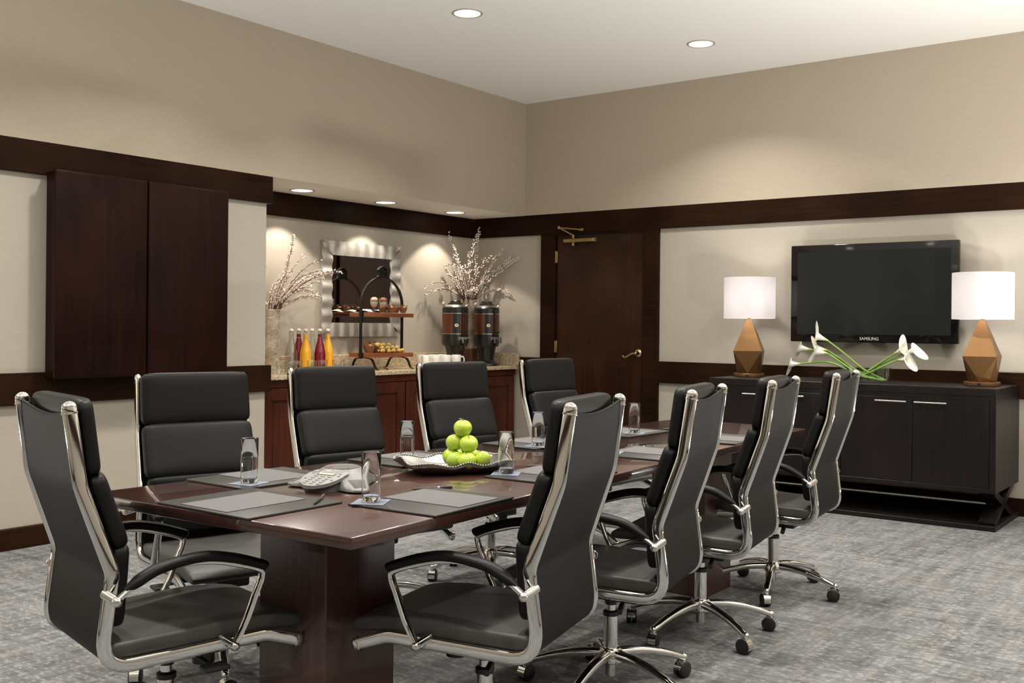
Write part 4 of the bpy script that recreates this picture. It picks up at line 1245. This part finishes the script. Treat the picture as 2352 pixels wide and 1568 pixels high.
def muffin(x, y, z, label, group, s=1.0, rot=0):
    t = thing('muffin', label, 'muffin', (x, y, z), rot, group)
    bm = MB(); ellipsoid(bm, (0, 0, .036 * s), .026 * s, .026 * s, .020 * s, 14, 8); link('muffin_top', bm, M['muffin'], t)
    bm = MB(); n = 24
    a = [(.020 * s * math.cos(2 * PI * i / n), .020 * s * math.sin(2 * PI * i / n), 0) for i in range(n)]
    b = [((.029 + .004 * (i % 2)) * s * math.cos(2 * PI * i / n), (.029 + .004 * (i % 2)) * s * math.sin(2 * PI * i / n), .035 * s) for i in range(n)]
    c = [((.034 + .008 * (1 if i % 6 == 0 else 0)) * s * math.cos(2 * PI * i / n), (.034 + .008 * (1 if i % 6 == 0 else 0)) * s * math.sin(2 * PI * i / n), (.046 + (.030 if i % 6 == 0 else (.012 if i % 6 in (1, 5) else 0))) * s) for i in range(n)]
    b2 = [(x_ * .95, y_ * .95, z_) for x_, y_, z_ in b]; c2 = [(x_ * .97, y_ * .97, z_) for x_, y_, z_ in c]
    loft(bm, [a, b, c, c2, b2, [(x_ * .9, y_ * .9, .002) for x_, y_, z_ in a]]); link('paper_cup', bm, M['paper_br'], t, False)
mg = 'muffins in brown paper on the upper board'
for x, y, lb, rr_ in ((6.225, 5.86, 'muffin in brown paper on the upper board, beside the berry parfait', .2), (6.290, 5.90, 'muffin in brown paper on the upper board, third along', .7), (6.345, 5.84, 'muffin in brown paper at the right end of the upper board', .4), (6.215, 5.95, 'muffin in brown paper at the back of the upper board', 1.0), (6.362, 5.94, 'muffin in brown paper, back right of the upper board', .1)):
    muffin(x, y, TZ, lb, mg, .98, rr_)
for x, y, lb, rr_ in ((6.000, 5.88, 'muffin in brown paper at the left end of the lower board', .3), (6.075, 5.97, 'muffin in brown paper behind the pastries, lower board left', .5), (6.170, 5.995, 'muffin in brown paper behind the pastries, lower board middle', .9)):
    muffin(x, y, BZ, lb, 'muffins in brown paper on the lower board', 1.25, rr_)
def napkin():
    bm = MB(); n, m_ = 18, 10; rings = []
    V = []
    for i in range(n + 1):
        row = []
        for j in range(m_ + 1):
            x = -.225 + .44 * i / n; y = .02 + .10 * j / m_
            z = .004 + .012 * (1 + math.sin(i * .9 + j * .7)) * (.4 + .6 * math.sin(PI * j / m_))
            row.append(bm.verts.new((x, y, z)))
        V.append(row)
    for i in range(n):
        for j in range(m_):
            f = bm.faces.new((V[i][j], V[i + 1][j], V[i + 1][j + 1], V[i][j + 1])); f.material_index = 1 if (i // 3) % 2 == 0 and j < 6 else 0
    r = bmesh.ops.extrude_face_region(bm, geom=bm.faces[:])
    for v in [g for g in r['geom'] if isinstance(g, bmesh.types.BMVert)]: v.co.z += .002
    return bm
tag(link('napkin', napkin(), [M['napkin'], M['napkinb']], None, True, (SX, SY, TZ)), 'rumpled black and white striped napkin on the upper board', 'napkin')
def pastry(x, y, z, a, tilt, label):
    bm = MB(); L_ = .108
    for ph_ in (0, PI):
        pts = []
        for k in range(15):
            f = k / 14; rr_ = .0085 * math.sin(PI * min(max(f, .08), .92))
            pts.append(((f - .5) * L_, rr_ * math.cos(ph_ + f * 9), .015 + rr_ * math.sin(ph_ + f * 9)))
        tube(bm, pts, [.0032 + .0080 * math.sin(PI * k / 14) for k in range(15)], 9)
    o = link('twisted_pastry', bm, M['pastry'], None, True, (x, y, z), a)
    o.rotation_euler = (0, tilt, a)
    return tag(o, label, 'pastry', 'twisted pastries heaped on the lower board')
pp = [(6.105, 5.835, 0, .5), (6.165, 5.825, 0, .9), (6.225, 5.83, 0, .5), (6.285, 5.83, 0, .9), (6.345, 5.845, 0, .4), (6.130, 5.90, 0, .7), (6.205, 5.905, 0, .4), (6.280, 5.91, 0, .8), (6.350, 5.92, 0, .2),
      (6.130, 5.865, .024, .8), (6.195, 5.86, .024, .4), (6.255, 5.87, .024, .9), (6.315, 5.875, .024, .6), (6.160, 5.885, .048, .5), (6.225, 5.885, .046, .9), (6.095, 5.885, .050, -.3)]
for i, (x, y, dz, a) in enumerate(pp):
    pastry(x, y, BZ + dz, a, 0, 'golden twisted pastry heaped on the lower board of the serving stand')

# mugs
def mug(x, y, label, a):
    t = thing('white_mug', label, 'mug', (x, y, ZK), a, 'white mugs on the buffet counter')
    bm = MB(); lathe(bm, [(.030, 0), (.038, .006), (.040, .05), (.041, .106), (.0395, .108), (.038, .105), (.037, .05), (.034, .010), (.001, .009)], 28); link('mug_body', bm, M['porcelain'], t, angle=60)
    bm = MB(); tube(bm, smooth_path([(.038, 0, .088), (.056, 0, .092), (.068, 0, .070), (.063, 0, .040), (.052, 0, .022), (.038, 0, .018)], 5), .0055, 8); link('handle', bm, M['porcelain'], t)
for i, (x, y, lb) in enumerate(((6.515, 5.735, 'white mug in front row, leftmost next to the serving stand'), (6.635, 5.725, 'white mug in front row, second from left'), (6.755, 5.715, 'white mug in front row, third from left'), (6.880, 5.71, 'white mug in front row, rightmost with handle showing'),
                                (6.600, 5.85, 'white mug in back row, leftmost'), (6.720, 5.845, 'white mug in back row, second from left'), (6.840, 5.84, 'white mug in back row, third from left'))):
    mug(x, y, lb, R(-40 if i < 4 else -30))

# coffee urns
def urn(x, y, label, a, s=1.0):
    t = thing('coffee_urn', label, 'coffee urn', (x, y, ZK), a, 'coffee urns on the buffet counter')
    r = .115 * s
    bm = MB(); lathe(bm, [(.09, 0), (.112, .004), (.108, .020), (.078, .036), (.066, .05)], 40); link('base', bm, M['steel'] if False else M['urnblack'], t)
    bm = MB(); lathe(bm, [(.066, .048), (.074, .11), (.084, .165), (.103, .185)], 40); lathe(bm, [(r - .006, .185), (r, .205), (r, .285)], 48); link('lower_body', bm, M['urnblack'], t)
    bm = MB(); lathe(bm, [(r - .001, .285), (r - .001, .465)], 64, cap=False)
    for f in bm.faces:
        c = f.calc_center_median(); an = math.degrees(math.atan2(c.y, c.x))
        f.material_index = 1 if -125 < an < -88 or -58 < an < -56 else 0
    lathe(bm, [(r + .0012, .283), (r + .0012, .288)], 48, mi=2, cap=False); lathe(bm, [(r + .0012, .462), (r + .0012, .467)], 48, mi=2, cap=False)
    link('copper_jacket', bm, [M['copper'], M['urnblack'], M['steel']], t)
    bm = MB(); lathe(bm, [(r, .466), (r, .512), (r - .008, .522)], 48); link('upper_band', bm, M['urnblack'], t)
    bm = MB(); lathe(bm, [(r - .010, .522), (r - .026, .536), (r - .040, .543)], 48)
    for s_ in (-1, 1):
        tube(bm, smooth_path([(s_ * (r - .03), 0, .528), (s_ * (r - .005), 0, .535), (s_ * (r + .004), 0, .548), (s_ * (r - .010), 0, .560)], 4), .011, 8)
    link('steel_shoulder', bm, M['steel'], t)
    bm = MB(); lathe(bm, [(r - .048, .541), (r - .048, .553), (r - .066, .560), (r - .068, .572), (.04, .578), (.001, .579)], 40); link('lid', bm, M['urnblack'], t)
    bm = MB(); ellipsoid(bm, (0, 0, 0), .018, .0022, .015, 24, 8)
    for v in bm.verts: v.co = Matrix.Rotation(R(-16), 3, 'Z') @ Vector((v.co.x, v.co.y - r - .0012, v.co.z + .360))
    bdg = link('badge', bm, M['cream'], t)
    bm = MB(); ellipsoid(bm, (0, 0, 0), .008, .002, .007, 12, 6)
    for v in bm.verts: v.co = Matrix.Rotation(R(-16), 3, 'Z') @ Vector((v.co.x, v.co.y - r - .0026, v.co.z + .364))
    link('badge_emblem', bm, M['badge'], bdg)
    # sight gauge and tap
    ga = R(12); gx, gy = math.sin(ga), -math.cos(ga)
    def G(d, s_, z): return (gx * (r + d) + s_ * math.cos(ga), gy * (r + d) + s_ * math.sin(ga), z)
    bm = MB(); tube(bm, [G(.010, 0, .265), G(.010, 0, .50)], .0075, 10); link('sight_gauge', bm, M['urnblack'], t)
    bm = MB()
    def gb(bm, d0, d1, s0, s1, z0, z1):
        vs = box(bm, s0, s1, -d1, -d0, z0, z1)
        for v in vs: v.co = Vector(G(-v.co.y, v.co.x, v.co.z))
    gb(bm, -.01, .008, -.048, .040, .228, .258); gb(bm, .008, .058, -.034, .040, .246, .257); gb(bm, .046, .058, -.034, -.026, .205, .250); gb(bm, .046, .058, .032, .040, .205, .250)
    link('tap_guard', bm, M['steel'], t, False)
    bm = MB(); tube(bm, [G(.0, 0, .222), G(.045, 0, .222)], .016, 12); tube(bm, [G(.04, 0, .235), G(.042, 0, .175)], .013, 12); tube(bm, [G(.046, 0, .25), G(.05, 0, .30)], .008, 8); tube(bm, [G(.05, -.02, .305), G(.05, .02, .305)], .006, 8)
    link('tap', bm, M['urnblack'], t)
urn(7.400, 5.790, 'right black and copper coffee urn standing nearest the corner', R(-28))
urn(7.070, 5.885, 'left black and copper coffee urn behind the white mugs', R(-28))

# ------------------------------------------------------------------ right wall: television, sideboard, lamps, lilies
tv = thing('television', 'black flat-screen television mounted on the right wall', 'television', (XR, 2.408, 1.51))
bm = MB(); box(bm, -.08, -.035, -.600, .600, -.360, .359, .006, 3); link('frame', bm, M['tvblack'], tv)
bm = MB(); box(bm, -.0818, -.0795, -.548, .548, -.302, .308); link('screen', bm, M['tvscreen'], tv, False)
bm = MB(); box(bm, -.034, .029, -.25, .25, -.2, .2); link('wall_bracket', bm, M['black'], tv, False)
cu = bpy.data.curves.new('logo', 'FONT'); cu.body = 'SAMSUNG'; cu.size = .030; cu.align_x = 'CENTER'; cu.align_y = 'CENTER'; cu.extrude = .0006
co = bpy.data.objects.new('tmp_logo', cu); C.objects.link(co)
bpy.context.view_layer.update()
me = bpy.data.meshes.new_from_object(co.evaluated_get(bpy.context.evaluated_depsgraph_get()))
bpy.data.objects.remove(co)
me.materials.clear(); me.materials.append(M['grey'])
lo = bpy.data.objects.new('brand_lettering', me); lo.parent = tv; lo.location = (-.0808, .010, -.333)
lo.rotation_euler = (R(90), 0, R(-90)); C.objects.link(lo)

SBX0, SBX1, SBY0, SBY1 = 6.946, 7.640, 1.435, 3.373
sb = thing('sideboard', 'long espresso wood sideboard with four doors on crossed legs', 'sideboard', (SBX0, SBY0, 0))
D_, W_ = SBX1 - SBX0, SBY1 - SBY0
bm = MB(); box(bm, 0, D_, 0, W_, .836, .884, .002, 1)
box(bm, 0, D_, 0, .036, .233, .836, .0015, 1); box(bm, 0, D_, W_ - .036, W_, .233, .836, .0015, 1); box(bm, 0, D_, .036, W_ - .036, .233, .262, .0015, 1)
box(bm, .03, D_, .036, W_ - .036, .262, .836); box(bm, .004, .03, .036, W_ - .036, .808, .836)
link('body', bm, M['esp'], sb, False)
dw = (W_ - .072) / 4
for k in range(4):
    y0 = .036 + k * dw + .002; y1 = y0 + dw - .004
    bm = MB(); box(bm, .002, .029, y0, y1, .264, .806, .0012, 1); d = link('door', bm, M['esp'], sb, False)
    if k % 2 == 0: h0, h1 = y1 - .215, y1 - .015
    else: h0, h1 = y0 + .030, y0 + .230
    bm = MB(); tube(bm, [(-.026, h0, .781), (-.026, h1, .781)], .0055, 10)
    for hy in (h0 + .02, h1 - .02): tube(bm, [(.003, hy, .781), (-.026, hy, .781)], .004, 8)
    link('bar_handle', bm, M['steel'], d)
bm = MB(); box(bm, -.002, D_ - .005, -.003, W_ + .003, 0, .031, .002, 1); link('plinth', bm, M['esp'], sb, False)
def slab(bm, p0, p1, y0, y1, th):
    a = Vector(p0); b = Vector(p1); d = (b - a).normalized(); n = Vector((-d.y, d.x)) * th
    poly = [a + n, b + n, b - n, a - n]
    A = [bm.verts.new((q.x, y0, q.y)) for q in poly]; Bq = [bm.verts.new((q.x, y1, q.y)) for q in poly]
    bm.faces.new(A); bm.faces.new(Bq[::-1])
    for i in range(4): bm.faces.new((A[i], Bq[i], Bq[(i + 1) % 4], A[(i + 1) % 4]))
for y0, y1 in ((.012, .11), (W_ - .11, W_ - .012)):
    bm = MB(); slab(bm, (.05, .238), (D_ - .10, .026), y0, y1, .022); link('crossed_leg', bm, M['esp'], sb, False)
    bm = MB(); slab(bm, (D_ - .10, .238), (.05, .026), y0 + .0005, y1 - .0005, .022); link('crossed_leg', bm, M['esp'], sb, False)
bm = MB(); tube(bm, [(D_ / 2 - .07, .06, .132), (D_ / 2 - .07, W_ - .06, .132)], .016, 16); link('stretcher_bar', bm, M['steel'], sb)
ZS = .8843

def lamp(x, y, rot, label):
    t = thing('table_lamp', label, 'table lamp', (x, y, ZS), rot, 'lamps on the sideboard')
    bm = MB(); lathe(bm, [(.108, 0), (.1135, .003), (.1135, .021), (.1105, .024), (.001, .024)], 48); bs = link('base', bm, M['bronze'], t)
    bm = MB(); box(bm, -.1160, -.1120, -.012, .012, .006, .019); link('switch', bm, M['black'], bs, False)
    bm = MB()
    a, b, tp = .1035, .110, .017
    zb, zm, zt = .0242, .192, .428
    mid = [(-a, -a), (a, -a), (a, a), (-a, a)]
    top = [(-tp, -tp), (tp, -tp), (tp, tp), (-tp, tp)]
    bt = [(0, -b * .80), (b * .80, 0), (0, b * .80), (-b * .80, 0)]
    m = [bm.verts.new((x_, y_, zm)) for x_, y_ in mid]; tt = [bm.verts.new((x_, y_, zt)) for x_, y_ in top]; bb = [bm.verts.new((x_, y_, zb)) for x_, y_ in bt]
    cb = [bm.verts.new((x_ * .50, y_ * .50, zb)) for x_, y_ in mid]
    bm.faces.new(tt)
    for i in range(4):
        j = (i + 1) % 4
        bm.faces.new((m[i], m[j], tt[j], tt[i]))
        bm.faces.new((m[i], bb[i], m[j]))
        bm.faces.new((m[j], bb[i], cb[j])); bm.faces.new((m[j], cb[j], bb[j]))
    bm.faces.new([v for i in range(4) for v in (bb[i], cb[(i + 1) % 4])][::-1])
    link('faceted_body', bm, M['bronze'], t, False)
    bm = MB(); lathe(bm, [(.012, .426), (.012, .50)], 16); lathe(bm, [(.004, .50), (.004, .735)], 10)
    for k in range(3):
        a_ = 2 * PI * k / 3; tube(bm, [(0, 0, .733), (.187 * math.cos(a_), .187 * math.sin(a_), .733)], .0018, 6)
    link('neck', bm, M['abrass'], t)
    r = .190
    bm = MB(); lathe(bm, [(r, .435), (r, .741), (r - .0015, .741), (r - .0015, .435)], 64, cap=False)
    vsx = bm.verts[:]
    link('lamp_shade', bm, M['shade'], t, angle=60)
    bm = MB(); ellipsoid(bm, (0, 0, 0), .028, .028, .034, 12, 8); 
    for v in bm.verts: v.co += Vector((.05, 0, .575))
    ellipsoid(bm, (-.05, 0, .575), .028, .028, .034, 12, 8)
    link('bulb', bm, M['bulb'], t)
    return t
lamp(7.35, 3.243, R(17), 'left bronze faceted table lamp with white drum shade, left of the television')
lamp(7.35, 1.606, R(3), 'right bronze faceted table lamp with white drum shade, at the sideboard end')

# glass vase with calla lilies
VX, VY = 7.20, 2.315
vs_ = thing('glass_vase', 'low clear oblong glass vase on the sideboard', 'vase', (VX, VY, ZS))
bm = MB()
outer = [(-.05, -.16), (.05, -.16), (.05, .16), (-.05, .16)]
def rrect(hx, hy, r, n=6):
    pts = []
    for cx_, cy_, a0 in ((hx - r, hy - r, 0), (-hx + r, hy - r, 90), (-hx + r, -hy + r, 180), (hx - r, -hy + r, 270)):
        for k in range(n + 1):
            a = R(a0 + 90 * k / n); pts.append((cx_ + r * math.cos(a), cy_ + r * math.sin(a)))
    return pts
po, pi_ = rrect(.055, .165, .03), rrect(.050, .160, .026)
loft(bm, [[(x, y, 0) for x, y in po], [(x, y, .106) for x, y in po], [(x, y, .106) for x, y in pi_], [(x, y, .010) for x, y in pi_]])
link('vase_glass', bm, M['glass'], vs_, angle=50)

def lily(foot, mids, head, dirv, label, size=1.0, roll=0.0):
    t = thing('calla_lily', label, 'flower', foot, 0, 'calla lilies in the low glass vase')
    f = Vector(foot)
    pts = [Vector((0, 0, 0))] + [Vector(m) - f for m in mids] + [Vector(head) - f]
    sp = smooth_path(pts, 7)
    bm = MB(); tube(bm, sp, [.0075 - .002 * i / len(sp) for i in range(len(sp))], 10); link('stem', bm, M['lilystem'], t)
    d = Vector(dirv).normalized()
    ax = d; up = Vector((0, 0, 1)); sd = ax.cross(up).normalized(); upv = sd.cross(ax).normalized()
    q = Matrix.Rotation(roll, 3, ax); sd = q @ sd; upv = q @ upv
    h = Vector(head) - f
    bm = MB(); n = 28; rings = []; rings2 = []
    S = size * 1.18
    for i in range(13):
        g = i / 12
        rad_ = (.0060 + .0250 * g ** 1.35 + (.016 * (max(0, g - .70) / .30) ** 1.5)) * S
        ring = []
        for j in range(n):
            th = 2 * PI * j / n
            tipf = (.5 + .5 * math.cos(th)) ** 2.6           # pointed lip on one side
            ln = (.074 + .046 * tipf) * S * g - .012 * S * (max(0, g - .7) / .3) ** 2 * (1 - tipf)
            cur = .020 * S * (max(0, g - .70) / .30) ** 1.5 * tipf
            rr_ = rad_ * (1 + .20 * tipf * g)
            ring.append(h + ax * (ln - cur * .6) + upv * (rr_ * math.cos(th) + cur * 1.1) * (-1) + sd * rr_ * math.sin(th))
        rings.append(ring)
    inner = []
    for i in range(12, 0, -1):
        cen = sum((Vector(p) for p in rings[i]), Vector()) / n
        inner.append([Vector(p) + (cen - Vector(p)).normalized() * .0012 for p in rings[i]])
    loft(bm, rings + inner)
    for fc in bm.faces:
        c = fc.calc_center_median() - h
        fc.material_index = 1 if c.dot(ax) < .017 * S else 0
    bl = link('bloom', bm, [M['lilywhite'], M['lilythroat']], t, angle=80)
    bm = MB(); tube(bm, [h + ax * .01 * S, h + ax * .035 * S, h + ax * .058 * S], [.003, .0042, .002], 8); link('spadix', bm, M['spadix'], bl)
lz = ZS + .016
L0 = lambda dy, dx=0: (VX + dx, VY - .135 + dy, lz)
lily(L0(.00, -.01), [(VX - .01, 2.33, .97), (VX - .02, 2.48, 1.09)], (VX - .03, 2.578, 1.165), (-.15, .9, .42), 'calla lily rising highest, pointing left in front of the television', 1.0, R(180))
lily(L0(.015, .01), [(VX + .01, 2.36, .95), (VX + .02, 2.55, 1.055)], (VX + .02, 2.715, 1.098), (-.2, .95, .05), 'calla lily farthest left in the upper group, beside the left lamp', 1.0, R(20))
lily(L0(.005, .005), [(VX, 2.36, .95), (VX, 2.50, 1.04)], (VX, 2.592, 1.098), (-.3, .9, .15), 'calla lily left, upper bloom of the close pair', .95, R(150))
lily(L0(.02, -.02), [(VX - .03, 2.36, .94), (VX - .03, 2.49, 1.02)], (VX - .03, 2.580, 1.076), (-.35, .9, .10), 'calla lily left, lower bloom of the close pair', .95, R(40))
lily(L0(.01, -.025), [(VX - .04, 2.36, .93), (VX - .05, 2.55, 1.012)], (VX - .05, 2.765, .998), (-.15, .9, -.12), 'calla lily lowest on the left, bloom drooping', .85, R(10))
L1 = lambda dy, dx=0: (VX + dx, VY + .115 + dy, lz)
lily(L1(0, 0), [(VX, 2.30, .965), (VX, 2.20, 1.035)], (VX, 2.125, 1.085), (-.2, -.75, .45), 'calla lily right, uppermost left of the three', .9, R(180))
lily(L1(.01, .015), [(VX + .01, 2.30, .965), (VX + .01, 2.18, 1.03)], (VX + .01, 2.060, 1.088), (-.1, -.9, .30), 'calla lily right, farthest right of the three blooms', .95, R(30))
lily(L1(-.01, -.02), [(VX - .02, 2.29, .950), (VX - .02, 2.18, 1.005)], (VX - .02, 2.095, 1.042), (-.2, -.9, .05), 'calla lily right, lowest of the three blooms', .9, R(20))

# ------------------------------------------------------------------ camera and view
cam = bpy.data.cameras.new('camera'); co = bpy.data.objects.new('camera', cam); C.objects.link(co)
f_px = 2391.28; W_px = 2352
cam.sensor_fit = 'HORIZONTAL'; cam.sensor_width = 36; cam.lens = 36 * f_px / W_px
cam.shift_x = 0; cam.shift_y = -(784 - 746.9) / W_px
cam.clip_start = .05
th = R(36.6487); roll = R(.55079)
fwd = Vector((math.cos(th), math.sin(th), 0)); right = Vector((math.sin(th), -math.cos(th), 0)); up = Vector((0, 0, 1))
Mc = Matrix((right, up, -fwd)).transposed().to_4x4() @ Matrix.Rotation(roll, 4, 'Z')
Mc.translation = (0, 0, 1.25)
co.matrix_world = Mc
sc = bpy.context.scene
sc.camera = co
w = bpy.data.worlds.new('world'); sc.world = w; w.use_nodes = True
w.node_tree.nodes['Background'].inputs[0].default_value = (.05, .05, .05, 1); w.node_tree.nodes['Background'].inputs[1].default_value = 1
sc.view_settings.view_transform = 'Standard'; sc.view_settings.look = 'None'
sc.view_settings.gamma = 1; sc.view_settings.use_curve_mapping = False
sc.view_settings.exposure = 0.6
sc.cycles.max_bounces = 10; sc.cycles.diffuse_bounces = 6; sc.cycles.glossy_bounces = 6; sc.cycles.transmission_bounces = 8; sc.cycles.transparent_max_bounces = 16
sc.cycles.caustics_reflective = False; sc.cycles.caustics_refractive = False
sc.cycles.sample_clamp_indirect = 6
sc.cycles.use_denoising = True
